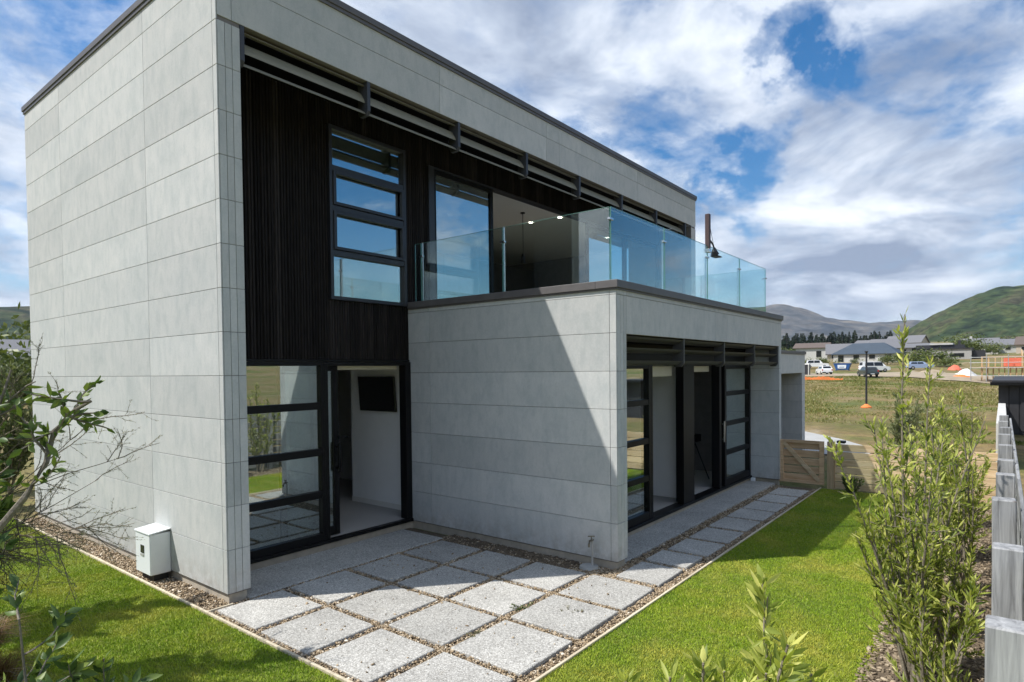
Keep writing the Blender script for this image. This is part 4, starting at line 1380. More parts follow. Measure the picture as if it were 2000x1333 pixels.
# ---- left foreground: broad leaved shrub with a bent dark limb, feathery tree behind it
def limb_tree(name, base, limbs, label, cat, leafmat, barkmat, L, Wd, seed, per_m, spread, simple_leaf=False, twigs=6, tl=0.3, t0=0.25, tone_mu=0.45, sub=None, trad=0.003, up=0.05):
    """limbs: list of (points in world space, start radius, end radius)"""
    r = np.random.default_rng(seed)
    root = empty(name, base, label, cat)
    mb_ = MB()
    B = np.array(base)
    LP, LD, LT = [], [], []
    def leaves_on(pts, dens, a=0.1):
        pts = np.array(pts)
        length = np.linalg.norm(np.diff(pts, axis=0), axis=1).sum()
        n = max(3, int(length*dens))
        ts = r.uniform(a, 1.0, n)
        P_, T_ = sample_path(pts, ts)
        rd = r.standard_normal((n, 3))
        rd -= (rd*T_).sum(1, keepdims=True)*T_
        rd /= np.linalg.norm(rd, axis=1, keepdims=True)+1e-9
        LP.append(P_)
        LD.append(T_*r.uniform(0.4, 1.2, (n, 1))+rd*spread*r.uniform(0.6, 1.3, (n, 1)))
        LT.append(np.clip(r.normal(tone_mu, 0.22, n), 0, 1))
    for pts, ra, rb in limbs:
        pts = np.array(pts, float)-B
        t = np.linspace(0, 1, 12)
        fine = np.stack([np.interp(t, np.linspace(0, 1, len(pts)), pts[:, k]) for k in range(3)], -1)
        fine[1:-1] += r.normal(0, 0.006, (10, 3))
        mb_.tube(fine, list(np.linspace(ra, rb, 12)), 7)
        for k in range(twigs):
            tt = r.uniform(t0, 1.0)
            P_, T_ = sample_path(fine, np.array([tt]))
            d = T_[0]*0.7 + r.normal(0, 0.55, 3)
            ln = tl*r.uniform(0.5, 1.15)
            tp_ = stem_path(P_[0], d, ln, 6, r, 0.14, up)
            mb_.tube(tp_, [trad*(1-0.7*i/6)+0.0008 for i in range(7)], 4)
            leaves_on(tp_, per_m)
            if sub:
                for q in range(sub):
                    P2, T2 = sample_path(tp_, np.array([r.uniform(0.15, 0.95)]))
                    sp = stem_path(P2[0], T2[0]*0.6+r.normal(0, 0.5, 3), ln*0.5*r.uniform(0.5, 1), 4, r, 0.12, 0.0)
                    mb_.tube(sp, [0.0016, 0.0014, 0.0012, 0.001, 0.0008], 3)
                    leaves_on(sp, per_m)
    mb_.build('trunk', barkmat, root)
    P_, D_, T_ = np.concatenate(LP), np.concatenate(LD), np.concatenate(LT)
    n = len(P_)
    Ln, Wn = L*r.uniform(0.55, 1.2, n), Wd*r.uniform(0.7, 1.2, n)
    V, Fc, tn = (leaf_simple if simple_leaf else leaf_cloud)(P_, D_, Ln, Wn, T_, r)
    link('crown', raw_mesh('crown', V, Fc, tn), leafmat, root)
    return root
limb_tree('shrub', (-3.0, -4.05, 0.0), [
    ([(-3.0, -4.05, 0.0), (-2.95, -4.12, 1.2), (-2.80, -4.22, 1.85), (-2.70, -4.26, 2.05), (-2.61, -4.26, 2.24), (-2.53, -4.29, 2.33)], 0.016, 0.004),
    ([(-2.93, -4.12, 1.3), (-2.80, -4.05, 1.9), (-2.72, -4.05, 2.2), (-2.66, -4.08, 2.42)], 0.010, 0.003),
    ([(-2.95, -4.1, 1.2), (-2.88, -4.0, 1.8), (-2.82, -3.95, 2.15), (-2.78, -3.95, 2.6)], 0.010, 0.003)],
    'broad leaved shrub with a bent dark stem leaning in from the left edge', 'shrub', 'leaf_dark', 'bark', 0.042, 0.016, 51, 85, 0.75, twigs=13, tl=0.15, t0=0.42, tone_mu=0.7, up=-0.02)
limb_tree('shrub', (-2.5, -3.75, 0.0), [
    ([(-2.5, -3.75, 0.0), (-2.55, -3.8, 0.9), (-2.60, -3.82, 1.62)], 0.012, 0.003),
    ([(-2.5, -3.75, 0.0), (-2.68, -3.6, 0.9), (-2.72, -3.55, 1.75)], 0.012, 0.003),
    ([(-2.5, -3.75, 0.0), (-2.42, -3.8, 0.8), (-2.40, -3.85, 1.35)], 0.012, 0.003),
    ([(-2.5, -3.75, 0.0), (-2.62, -3.75, 0.8), (-2.66, -3.78, 1.35)], 0.012, 0.003),
    ([(-2.5, -3.75, 0.0), (-2.5, -3.9, 0.8), (-2.52, -3.98, 1.30)], 0.012, 0.003)],
    'dark leafy shrub in the bottom left corner', 'shrub', 'leaf_dark', 'bark', 0.065, 0.024, 52, 80, 0.8, twigs=14, tl=0.26, t0=0.4, tone_mu=0.52)
fl = []
for k, (ex, ey, ez) in enumerate([(-1.45, -0.9, 2.05), (-1.30, -0.5, 1.55), (-1.55, -0.2, 1.35), (-1.35, -0.3, 1.15), (-1.75, -0.6, 2.35), (-1.2, -0.8, 1.75), (-1.65, -1.1, 1.25), (-1.9, -0.4, 1.0)]):
    fl.append([(-2.35, -0.1, 0.3+0.12*k), (-2.1, -0.3, (0.5+0.12*k+ez)/2), (ex, ey, ez)])
limb_tree('feathery_tree', (-2.35, -0.1, 0.0), [([(-2.35, -0.1, 0.0), (-2.35, -0.1, 1.0), (-2.3, 0.0, 2.1)], 0.022, 0.010)] + [(p, 0.009, 0.002) for p in fl],
    'feathery bare looking young tree in front of the left wall', 'tree', 'leaf_feather', 'twig', 0.022, 0.0035, 53, 130, 0.55, simple_leaf=True, twigs=16, tl=0.45, t0=0.3, sub=6, tone_mu=0.45, up=-0.01)
# tussock at the left edge
def tussock(name, base, n, h, label, mat, seed):
    r = np.random.default_rng(seed)
    root = empty(name, base, label, 'plant')
    a = r.uniform(0, 2*np.pi, n)
    o = r.uniform(0.2, 1.0, n)
    ln = h*r.uniform(0.6, 1.1, n)
    b = np.stack([0.06*np.cos(a)*o, 0.06*np.sin(a)*o, np.zeros(n)], -1)
    m = b + np.stack([np.cos(a)*o*ln*0.35, np.sin(a)*o*ln*0.35, ln*0.65], -1)
    t = b + np.stack([np.cos(a)*o*ln*0.85, np.sin(a)*o*ln*0.85, ln*(0.95-0.4*o)], -1)
    w = 0.0025
    s = np.stack([-np.sin(a)*w, np.cos(a)*w, np.zeros(n)], -1)
    V = np.stack([b-s, b+s, m+s, m-s, t], 1).reshape(-1, 3)
    k = 5*np.arange(n)[:, None]
    Fc = np.concatenate([np.concatenate([k, k+1, k+2], 1), np.concatenate([k, k+2, k+3], 1), np.concatenate([k+3, k+2, k+4], 1)])
    tn = np.tile(np.clip(r.normal(0.5, 0.25, n), 0, 1), 3)
    link('blades', raw_mesh('blades', V, Fc, tn), mat, root)
tussock('tussock', (-1.95, 0.25, 0.0), 900, 0.5, 'rust brown tussock grass at the left edge of the lawn', 'tussock', 61)
tussock('tussock', (-2.05, -0.6, 0.0), 700, 0.45, 'shaded brown tussock grass behind the dark leafy shrub', 'tussock', 62)
# shrubs beyond the corner of the house (left edge)
shrub('shrub', (-0.6, 8.1, 0.0), [((0.25*math.cos(a), 0.25*math.sin(a), 0.8), 1.9) for a in np.linspace(0, 5.5, 9)],
      'dense green shrub beyond the far left corner of the house', 'shrub', 'shrubs behind the house', leafmat='leaf_dark', seed=71, per_m=110, branch=12, blen=0.7, simple_leaf=True, L=0.09, Wd=0.035, start=0.1, tone_mu=0.5)
shrub('shrub', (0.35, 9.6, 0.0), [((0.28*math.cos(a), 0.28*math.sin(a), 0.8), 2.6) for a in np.linspace(0, 5.5, 9)],
      'taller reddish green shrub at the back left against the hill', 'shrub', 'shrubs behind the house', leafmat='leaf_olive', seed=72, per_m=100, branch=12, blen=0.8, simple_leaf=True, L=0.09, Wd=0.035, start=0.1, tone_mu=0.35)
shrub('shrub', (-1.5, 6.6, 0.0), [((0.28*math.cos(a), 0.28*math.sin(a), 0.8), 1.6) for a in np.linspace(0, 5.5, 9)],
      'leafy shrub at the left picture edge above the lawn', 'shrub', 'shrubs behind the house', leafmat='leaf_dark', seed=73, per_m=110, branch=12, blen=0.7, simple_leaf=True, L=0.08, Wd=0.03, start=0.1, tone_mu=0.45)
# two garden trees left of the picture whose shade falls on the lawn
for wd, (bx0, by0, hh, sd, lb) in zip((0.12, 0.11, 0.11), ((-2.45, 1.80, 3.5, 81, 'leafy garden tree left of the lawn casting the upper band of shade'), (-2.55, 0.05, 3.5, 82, 'leafy garden tree left of the lawn casting the lower band of shade'), (-2.60, -0.75, 3.4, 83, 'leafy garden tree nearest the viewer, left of the lawn, shading its lower corner'))):
    shrub('garden_tree', (bx0, by0, 0.0), [((wd*math.cos(a), wd*math.sin(a), 0.9), hh*q_) for a, q_ in zip(np.linspace(0, 5.2, 8), (1, 0.8, 0.9, 0.7, 0.85, 0.75, 0.6, 0.5))],
          lb, 'tree', None, leafmat='leaf_dark', barkmat='bark', seed=sd, per_m=170, branch=13, blen=0.75, simple_leaf=True, L=0.11, Wd=0.065, start=0.12, r0=0.03, up=0.06)
# small weeds in the gravel joints
for i, (x, y, s_, lb) in enumerate(((1.72, -2.52, 0.09, 'low green weed growing in the paving joint nearest the lawn edge'), (0.95, -2.56, 0.06, 'small dry weed in the joint of the front row of pavers'), (1.95, -2.98, 0.07, 'reddish weed in the joint beside the right lawn'))):
    shrub('weed', (x, y, 0.0), [((math.cos(a), math.sin(a)*0.5, 0.35), s_*r_) for a, r_ in zip(np.linspace(0, 6, 16), np.random.default_rng(i).uniform(0.6, 1.3, 16))],
          lb, 'weed', 'weeds in the paving joints', leafmat='leaf_dark' if i == 0 else 'leaf_feather', seed=90+i, per_m=260, branch=0, L=0.02, Wd=0.008, r0=0.002, start=0.05, simple_leaf=True, up=0.0)
# mulch on the bed
r = np.random.default_rng(5)
n = 9000
P = np.stack([r.uniform(-0.5, 10.1, n), r.uniform(-6.2, -5.42, n), np.full(n, 0.016)], -1)
g = scatter_stones('mulch', P, 0.019, 'mulch', 0.35, 6)
tag(g, 'pale bark mulch covering the shrub bed', 'mulch')
sb = np.stack([r.uniform(2.98, 3.33, 1500), r.uniform(-2.2, -0.05, 1500), np.full(1500, 0.004)], -1)
g = scatter_stones('bark_mulch', sb, 0.026, 'soil', 0.4, 8)
tag(g, 'dark bark mulch heaped along the foot of the lower wall', 'mulch')

# ------------------------------------------------------------------ gate and fences
XF = 10.22
gt = empty('gate', (XF, -2.70, 0.0), 'stained timber gate with a diagonal brace beside the house wall', 'gate')
gw = 0.84
for i in range(5):
    z = 0.10+i*0.162
    box('slat', 0.022, 0.042, -gw+0.01, -0.01, z, z+0.135, 'pine_gate', gt, 0.003)
box('stile', -0.022, 0.021, -0.085, 0.0, 0.06, 0.925, 'pine_gate', gt, 0.003)
box('stile', -0.022, 0.021, -gw, -gw+0.085, 0.06, 0.925, 'pine_gate', gt, 0.003)
box('rail', -0.02, 0.021, -gw+0.0852, -0.0852, 0.865, 0.925, 'pine_gate', gt, 0.003)
box('rail', -0.02, 0.021, -gw+0.0852, -0.0852, 0.06, 0.12, 'pine_gate', gt, 0.003)
MB().bar((-0.002, -0.09, 0.86), (-0.002, -gw+0.09, 0.13), 0.04, 0.075).build('brace', 'pine_board', gt)
box('hinge', -0.03, 0.03, 0.001, 0.03, 0.76, 0.90, 'black_metal', gt)
tf = empty('timber_fence', (XF, -3.60, 0.0), 'new horizontal board timber fence running from the gate to the grey fence', 'fence')
box('post', -0.06, 0.06, -0.13, -0.005, -0.1, 0.93, 'pine_post', tf, 0.004)
box('post', 0.03, 0.13, -1.45, -1.35, -0.1, 0.88, 'pine_post', tf, 0.004)
for i in range(6):
    z = 0.018+i*0.148
    for a, b in ((-1.40, -0.132), (-2.68, -1.402)):
        box('board', -0.012, 0.012, a+0.001, b-0.001, z, z+0.132, 'pine_board', tf, 0.003)
box('capping', 0.0, 0.16, -0.30, -0.16, 0.905, 0.95, 'cladding_black', tf, 0.003)

gf = empty('grey_fence', (-0.6, -6.32, 0.0), 'weathered grey timber fence with square posts along the right edge', 'fence')
gx = [-0.60, 0.62, 1.76, 3.09, 4.04, 5.20, 6.42, 7.72, 8.94, 10.15]
for i, x in enumerate(gx):
    q = random.Random(i)
    z = 1.55+q.uniform(-0.02, 0.02)
    dx = x+0.6
    m = MB().box(-0.06, 0.06, -0.06, 0.06, -0.1, z, 0.006)
    o = m.build('post', 'grey_post', gf, (dx, 0.006*q.uniform(-1, 1), 0))
    o.rotation_euler = (q.uniform(-0.006, 0.006), q.uniform(-0.006, 0.006), q.uniform(-0.03, 0.03))
for a, b in zip(gx[:-1], gx[1:]):
    for j in range(9):
        z = 0.06+j*0.163
        q = random.Random(int(a*100)+j)
        box('rail', a+0.602, b+0.598, -0.092, -0.068, z+q.uniform(-0.004, 0.004), z+0.142, 'grey_rail', gf, 0.004)

# ------------------------------------------------------------------ neighbours and the far street
def th(x, y):
    return float(terr_h(np.array([x]), np.array([y]))[0])
def windowed(root, face, u0, u1, z0, z1, wall, frame='render_white'):
    """window part with pane on a wall of an axis aligned block; face = ('x'|'y', coordinate, outward sign)"""
    ax, c, s = face
    def bb(a, b, u, v, za, zb):
        lo, hi = sorted((c+s*a, c+s*b))
        return (lo, hi, u, v, za, zb) if ax == 'x' else (u, v, lo, hi, za, zb)
    m = MB()
    f = 0.09
    for (u, v, za, zb) in ((u0, u0+f, z0, z1), (u1-f, u1, z0, z1), (u0+f, u1-f, z1-f, z1), (u0+f, u1-f, z0, z0+f)):
        m.box(*bb(0.0, 0.07, u, v, za, zb))
    w = m.build('window', frame, root)
    box('pane', *bb(0.005, 0.03, u0+f, u1-f, z0+f, z1-f), 'car_glass', w)
def gable(name, loc, rz, w, d, h, rise, wall, roof, label, over=0.5, wins=True, cat='house', group='houses beyond the field', hip=0.0, chimney=False):
    """house: long axis along local y (w), depth d along local x; front faces -x (towards the garden)"""
    root = empty(name, loc, label, cat, group, rz)
    m = MB().box(-d/2, d/2, -w/2, w/2, -3.0, h)
    m.prism([(-d/2, h+0.001), (d/2, h+0.001), (0.0, h+rise-0.05)], -w/2+0.001+hip, w/2-0.001-hip, 'y')
    m.build('wall', wall, root)
    t = 0.18
    m = MB()
    o = over
    hr = h - o*rise/(d/2)
    V = [(-d/2-o, -w/2-o, hr), (-d/2-o, w/2+o, hr), (0, w/2+o-hip*1.2, h+rise), (0, -w/2-o+hip*1.2, h+rise), (d/2+o, w/2+o, hr), (d/2+o, -w/2-o, hr)]
    top = [m.bm.verts.new((x, y, z+t)) for x, y, z in V]
    bot = [m.bm.verts.new((x, y, z)) for x, y, z in V]
    for vs, fl_ in ((top, False), (bot, True)):
        m.bm.faces.new([vs[i] for i in (0, 1, 2, 3)])
        m.bm.faces.new([vs[i] for i in (3, 2, 4, 5)])
        if hip:
            m.bm.faces.new([vs[i] for i in (1, 4, 2)])
            m.bm.faces.new([vs[i] for i in (0, 3, 5)])
    per = [0, 1, 4, 5] if hip else [0, 1, 2, 4, 5, 3]
    for a, b in zip(per, per[1:]+per[:1]):
        m.bm.faces.new((top[a], top[b], bot[b], bot[a]))
    rf = m.build('roof', roof, root)
    if chimney:
        box('chimney', -0.4, 0.3, w*0.2, w*0.2+0.7, h+rise*0.5, h+rise+0.9, 'render_white', rf)
    if wins:
        n = max(2, int(w/3.5))
        for i in range(n):
            yc = -w/2+(i+0.5)*w/n
            windowed(root, ('x', -d/2, -1), yc-0.8, yc+0.8, 0.8 if i % 3 else 0.05, 2.1, wall)
        windowed(root, ('y', -w/2, -1), -1.0, 0.8, 0.9, 2.1, wall)
    return root
gable('far_house', (204, 39.5, 5.1), 0.05, 9, 8, 3.0, 1.4, 'render_white', 'roof_brown', 'white house with a brown roof at the far left beside the pines')
gable('far_house', (192, 29.5, 3.6), 0.2, 7, 8, 2.4, 2.6, 'render_tan', 'roof_grey', 'small tan house with a steep grey gable left of the blue roof', hip=0.0)
gable('far_house', (190, 22.5, 3.4), -0.05, 15, 10, 2.4, 2.7, 'render_white', 'roof_blue', 'long low house with a blue grey roof behind the parked van', hip=3.5)
gable('far_house', (232, 24.0, 5.6), 0.3, 13, 10, 2.6, 2.8, 'render_grey', 'roof_grey', 'grey roofed house behind the blue roofed one', hip=2.5)
gable('far_house', (262, 21.0, 7.8), -0.2, 11, 9, 2.8, 2.5, 'render_tan', 'roof_grey', 'higher grey roofed house right of the pines')
gable('far_house', (248, 31.5, 6.4), 0.1, 10, 9, 2.6, 2.4, 'render_white', 'roof_grey', 'pale house between the blue roof and the pines', hip=2)
gable('far_house', (236, 15.5, 5.6), 0.0, 8, 9, 2.6, 1.2, 'cladding_black', 'roof_grey', 'dark low house behind the tall shrub tip')
gable('far_house', (262, 0.0, 6.3), 0.0, 10, 9, 2.8, 2.2, 'render_white', 'roof_grey', 'white gabled house behind the scaffold', chimney=True)
gable('far_house', (272, -7.0, 6.5), 0.15, 11, 9, 2.6, 2.0, 'render_white', 'roof_grey', 'pale house above the timber framing', hip=2)
gable('far_house', (255, -16.0, 6.0), -0.1, 12, 9, 2.8, 2.4, 'render_tan', 'roof_brown', 'tan house at the far right edge')
# flat roofed modern house
mh = empty('modern_house', (206, 5.4, 3.6), 'flat roofed grey house with dark upper level and chimney', 'house', 'houses beyond the field')
MB().box(-5, 5, -5.2, 3.6, -2, 3.1).build('wall', 'render_grey', mh)
box('roof', -5.3, 5.3, -5.5, 3.9, 3.101, 3.4, 'cladding_black', mh)
box('upper_wall', -2, 4.5, -3.5, 7.5, 3.401, 4.4, 'cladding_black', mh)
box('upper_roof', -2.4, 4.9, -1.0, 4.2, 4.401, 4.85, 'render_white', mh)
box('garage', -4.0, 4, 3.601, 9.5, -2, 2.6, 'render_tan', mh)
box('garage_roof', -4.3, 4.3, 3.9, 9.9, 2.601, 2.85, 'roof_grey', mh)
box('side_wing', -3.5, 5, -8.0, -5.201, -2, 2.7, 'cladding_black', mh)
box('chimney', 0, 0.6, -2.6, -2.0, 4.401, 5.6, 'cladding_black', mh)
windowed(mh, ('x', -5, -1), -3.6, -0.4, 1.0, 2.0, 'render_grey', 'cladding_black')
windowed(mh, ('x', -5, -1), 0.8, 2.6, 1.0, 2.0, 'render_grey', 'cladding_black')
windowed(mh, ('x', -4.0, -1), 5.0, 8.4, 0.1, 2.1, 'render_grey', 'render_white')
# dark neighbour at the right edge
nb = empty('neighbour_house', (27.5, -8.9, 0.0), 'black clad neighbour house at the right edge behind the grey fence', 'house')
MB().box(-3, 6, -4.0, 2.72, -0.2, 1.72).build('wall', 'cladding_black', nb)
box('roof', -3.25, 6.2, -4.2, 2.9, 1.721, 1.86, 'cladding_black', nb, 0.01)
for i in range(13):
    y = 2.70-i*0.28
    if not 1.25 < y < 2.1:
        box('cladding_board', -3.03, -3.001, y-0.262, y-0.005, -0.1, 1.70, 'cladding_black', nb, 0.004)
windowed(nb, ('x', -3.0, -1), 0.9, 2.1, 0.1, 1.15, 'cladding_black', 'cladding_black')
box('gutter', -3.4, -3.251, -4.2, 2.95, 1.68, 1.80, 'black_metal', nb, 0.01)
bw = empty('boundary_wall', (15.0, -6.28, 0.0), 'low white boundary wall leading to the black neighbour house', 'wall')
for i in range(6):
    box('block', i*1.6, i*1.6+1.592, -0.1, 0.1, -0.1, 1.05, 'render_white', bw, 0.005)

# vehicles ------------------------------------------------------------
def car(name, loc, rz, label, paint, L_=4.6, W_=1.85, H_=1.72, kind='suv', group='vehicles parked on the far site'):
    root = empty(name, loc, label, 'car' if kind != 'van' else 'van', group, rz)
    hw = W_/2
    b = 0.32
    if kind == 'van':
        belt = [(-L_/2, b+0.12), (-L_/2+0.02, 1.05), (-L_/2+0.1, 1.15), (L_/2-0.75, 1.12), (L_/2-0.1, 0.95), (L_/2, 0.75), (L_/2, b+0.1), (L_/2-0.2, b), (-L_/2+0.2, b)]
        top = [(-L_/2+0.12, 1.15), (-L_/2+0.2, H_-0.06), (-L_/2+0.5, H_), (L_/2-1.9, H_), (L_/2-1.5, H_-0.08), (L_/2-0.75, 1.12)]
    elif kind == 'hatch':
        belt = [(-L_/2, b+0.1), (-L_/2+0.05, 0.85), (-L_/2+0.2, 0.95), (L_/2-1.2, 0.95), (L_/2-0.15, 0.8), (L_/2, 0.6), (L_/2, b+0.05), (L_/2-0.2, b), (-L_/2+0.2, b)]
        top = [(-L_/2+0.15, 0.95), (-L_/2+0.6, H_-0.05), (-L_/2+1.1, H_), (0.1, H_), (0.45, H_-0.05), (L_/2-1.2, 0.95)]
    else:
        belt = [(-L_/2, b+0.15), (-L_/2+0.03, 1.0), (-L_/2+0.12, 1.1), (L_/2-1.25, 1.08), (L_/2-0.15, 0.98), (L_/2, 0.75), (L_/2, b+0.1), (L_/2-0.2, b), (-L_/2+0.2, b)]
        top = [(-L_/2+0.12, 1.1), (-L_/2+0.4, H_-0.06), (-L_/2+0.8, H_), (0.25, H_), (0.6, H_-0.08), (L_/2-1.25, 1.08)]
    MB().prism(belt, -hw, hw, 'y').build('body', paint, root)
    n = len(top)
    m = MB()
    A = [m.bm.verts.new((x, -hw+0.05+0.16*(z-1)/(H_-1), z+0.001)) for x, z in top]
    B = [m.bm.verts.new((x, hw-0.05-0.16*(z-1)/(H_-1), z+0.001)) for x, z in top]
    m.bm.faces.new(A)
    m.bm.faces.new(B[::-1])
    for i in range(n):
        m.bm.faces.new((A[i], B[i], B[(i+1) % n], A[(i+1) % n]))
    cb = m.build('cabin', paint, root)
    x0, x1 = top[0][0]+0.35, top[-1][0]-0.45
    for s in (-1, 1):
        for k in range(2):
            a = x0+(x1-x0)*k/2+0.04
            c = x0+(x1-x0)*(k+1)/2-0.04
            m = MB()
            y0_ = hw-0.05-0.02
            y1_ = hw-0.05-0.16*(H_-0.12-1)/(H_-1)+0.006
            zz0, zz1 = 1.12 if kind != 'hatch' else 0.98, H_-0.12
            vs = [(a, s*(y0_+0.02), zz0), (c, s*(y0_+0.02), zz0), (c-0.12*k, s*y1_, zz1), (a+0.12*(1-k), s*y1_, zz1)]
            f1 = [m.bm.verts.new(v) for v in vs]
            f2 = [m.bm.verts.new((v[0], v[1]-s*0.03, v[2])) for v in vs]
            m.bm.faces.new(f1)
            m.bm.faces.new(f2[::-1])
            for i in range(4):
                m.bm.faces.new((f1[i], f1[(i+1) % 4], f2[(i+1) % 4], f2[i]))
            m.build('side_window', 'car_glass', cb)
    for p, q, nm in ((top[-1], top[-2], 'windscreen'), (top[0], top[1], 'rear_window')):
        sg = 1 if nm == 'windscreen' else -1
        m = MB()
        vs = []
        for t in (0.12, 0.92):
            x, z = p[0]+(q[0]-p[0])*t, p[1]+(q[1]-p[1])*t
            yy = hw-0.2-0.12*t
            vs.append([(x+sg*0.012, -yy, z+0.012), (x+sg*0.012, yy, z+0.012), (x-sg*0.03, yy, z-0.02), (x-sg*0.03, -yy, z-0.02)])
        lo = [m.bm.verts.new(v) for v in vs[0]]
        hi = [m.bm.verts.new(v) for v in vs[1]]
        for i in range(4):
            m.bm.faces.new((lo[i], lo[(i+1) % 4], hi[(i+1) % 4], hi[i]))
        m.bm.faces.new(lo[::-1])
        m.bm.faces.new(hi)
        m.build(nm, 'car_glass', cb)
    for sx_ in (-L_*0.31, L_*0.31):
        for s in (-1, 1):
            w = MB().tube([(sx_, s*(hw-0.2), 0.34), (sx_, s*(hw-0.15), 0.34), (sx_, s*(hw+0.0), 0.34), (sx_, s*(hw+0.012), 0.34)], [0.30, 0.34, 0.34, 0.31], 16).build('wheel', 'tyre', root)
            MB().tube([(sx_, s*(hw+0.013), 0.34), (sx_, s*(hw+0.02), 0.34)], [0.2, 0.18], 12).build('rim', 'rim', w)
    for s in (-1, 1):
        box('headlight', L_/2-0.06, L_/2+0.012, s*(hw-0.22)-0.14, s*(hw-0.22)+0.14, 0.72, 0.86, 'lamp_clear', root)
        box('tail_light', -L_/2-0.012, -L_/2+0.04, s*(hw-0.12)-0.08, s*(hw-0.12)+0.08, 0.75, 1.0, 'lamp_red', root)
    box('bumper', -L_/2-0.05, -L_/2+0.05, -hw+0.1, hw-0.1, 0.34, 0.52, 'tyre', root, 0.02)
    box('number_plate', -L_/2-0.06, -L_/2-0.051, -0.25, 0.25, 0.4, 0.5, 'sign_white', root)
    return root
car('parked_car', (146.0, 25.9, th(146, 25.9)+0.0), math.radians(-75), 'white four wheel drive parked behind the white wagon at the far left', 'car_white', 4.7, 1.85, 1.8)
car('parked_car', (120.0, 19.1, th(120, 19.1)+0.08), math.radians(25), 'white wagon parked rear on, nearest the dark portable shed', 'car_white', 4.5, 1.8, 1.6)
car('parked_car', (99.0, 9.0, th(99, 9.0)+0.05), math.radians(25), 'dark teal hatchback parked beside the lamp pole', 'car_dark', 4.1, 1.72, 1.45, 'hatch')
car('parked_van', (130.0, 12.6, th(130, 12.6)+0.05), math.radians(-60), 'white van parked behind the dark hatchback', 'car_white', 4.9, 1.9, 1.95, 'van')
car('parked_car', (141.0, 6.4, th(141, 6.4)+0.05), math.radians(-70), 'pale blue grey car half hidden by the tall shrubs', 'tarp_blue', 4.4, 1.8, 1.55)
# skip bin
x_, y_ = 135.0, 18.8
sk = empty('skip_bin', (x_, y_, th(x_, y_)), 'blue skip bin with a white sign panel on its side', 'skip bin', None, math.radians(2))
m = MB()
A = [m.bm.verts.new(v) for v in ((-0.9, -1.05, 0.1), (0.9, -1.05, 0.1), (0.9, 1.05, 0.1), (-0.9, 1.05, 0.1))]
B = [m.bm.verts.new(v) for v in ((-1.0, -1.5, 1.35), (1.0, -1.5, 1.35), (1.0, 1.5, 1.35), (-1.0, 1.5, 1.35))]
m.bm.faces.new(A[::-1])
for i in range(4):
    m.bm.faces.new((A[i], A[(i+1) % 4], B[(i+1) % 4], B[i]))
m.build('bin', 'skip_blue', sk)
m = MB()
for (a, b, c, d) in ((-1.05, -0.97, -1.55, 1.55), (0.97, 1.05, -1.55, 1.55), (-0.969, 0.969, -1.55, -1.47), (-0.969, 0.969, 1.47, 1.55)):
    m.box(a, b, c, d, 1.30, 1.42)
m.build('rim', 'skip_blue', sk)
MB().prism([(-0.72, 0.40), (0.72, 0.40), (0.78, 1.10), (-0.78, 1.10)], -1.03, -0.99, 'x').build('sign', 'sign_white', sk)
box('sign_stripe', -1.036, -1.031, -0.45, 0.45, 0.60, 0.72, 'skip_blue', sk)
for y in (-1.15, 1.15):
    box('foot', -0.8, 0.8, y-0.1, y+0.1, 0.0, 0.099, 'skip_blue', sk)
# portable shed
x_, y_ = 119.6, 22.0
ps = empty('site_shed', (x_, y_, th(x_, y_)), 'dark narrow site toilet beside the house corner in the distance', 'shed')
MB().box(-0.6, 0.6, -0.55, 0.55, 0.05, 2.0, 0.02).build('wall', 'cladding_black', ps)
MB().prism([(-0.65, 2.001), (0.65, 2.001), (0.5, 2.2), (-0.5, 2.2)], -0.62, 0.62, 'y').build('roof', 'render_white', ps)
box('door', -0.63, -0.601, -0.35, 0.35, 0.1, 1.9, 'cladding_black', ps)
box('corner_post', -0.66, -0.601, -0.62, -0.45, 0.05, 2.0, 'render_white', ps)
# orange barrier netting
on = empty('barrier_net', (84.5, 11.8, th(84.5, 11.8)), 'sagging orange barrier netting staked across the field', 'barrier')
np_ = 8
vs, fs = [], []
for i in range(np_*4+1):
    t = i/(np_*4)
    y = 2.3-t*4.6
    sag = 0.10*math.sin(t*np_*math.pi)**2+0.1*math.sin(t*9)
    for h_ in (0.02, 0.62):
        vs.append((0.10*math.sin(t*11)-0.5*t, y, h_*(1-0.3*t)-(sag if h_ > 0.1 else 0)))
    if i:
        fs.append((2*i-2, 2*i, 2*i+1, 2*i-1))
me = bpy.data.meshes.new('net')
me.from_pydata(vs, [], fs)
ob = link('net', me, 'orange_net', on)
md = ob.modifiers.new('thick', 'SOLIDIFY')
md.thickness = 0.02
for i in range(5):
    t = i/4
    MB().tube([(0.12-0.5*t, 2.3-t*4.6, -0.1), (0.12-0.5*t, 2.3-t*4.6, 0.75-0.15*t)], 0.02, 6).build('stake', 'framing', on)
# lamp pole
lp = empty('lamp_pole', (36.36, -0.31, th(36.36, -0.31)), 'thin dark pole with an orange base standing in the field', 'pole')
MB().tube([(0, 0, 0), (0, 0, 3.1)], [0.055, 0.045], 10).build('pole', 'pole_dark', lp)
MB().tube([(0, 0, 0), (0, 0, 0.05), (0, 0, 0.22)], [0.28, 0.28, 0.06], 12).build('base', 'orange_net', lp)
MB().box(-0.12, 0.12, -0.07, 0.07, 3.10, 3.18, 0.01).build('cap', 'pole_dark', lp)
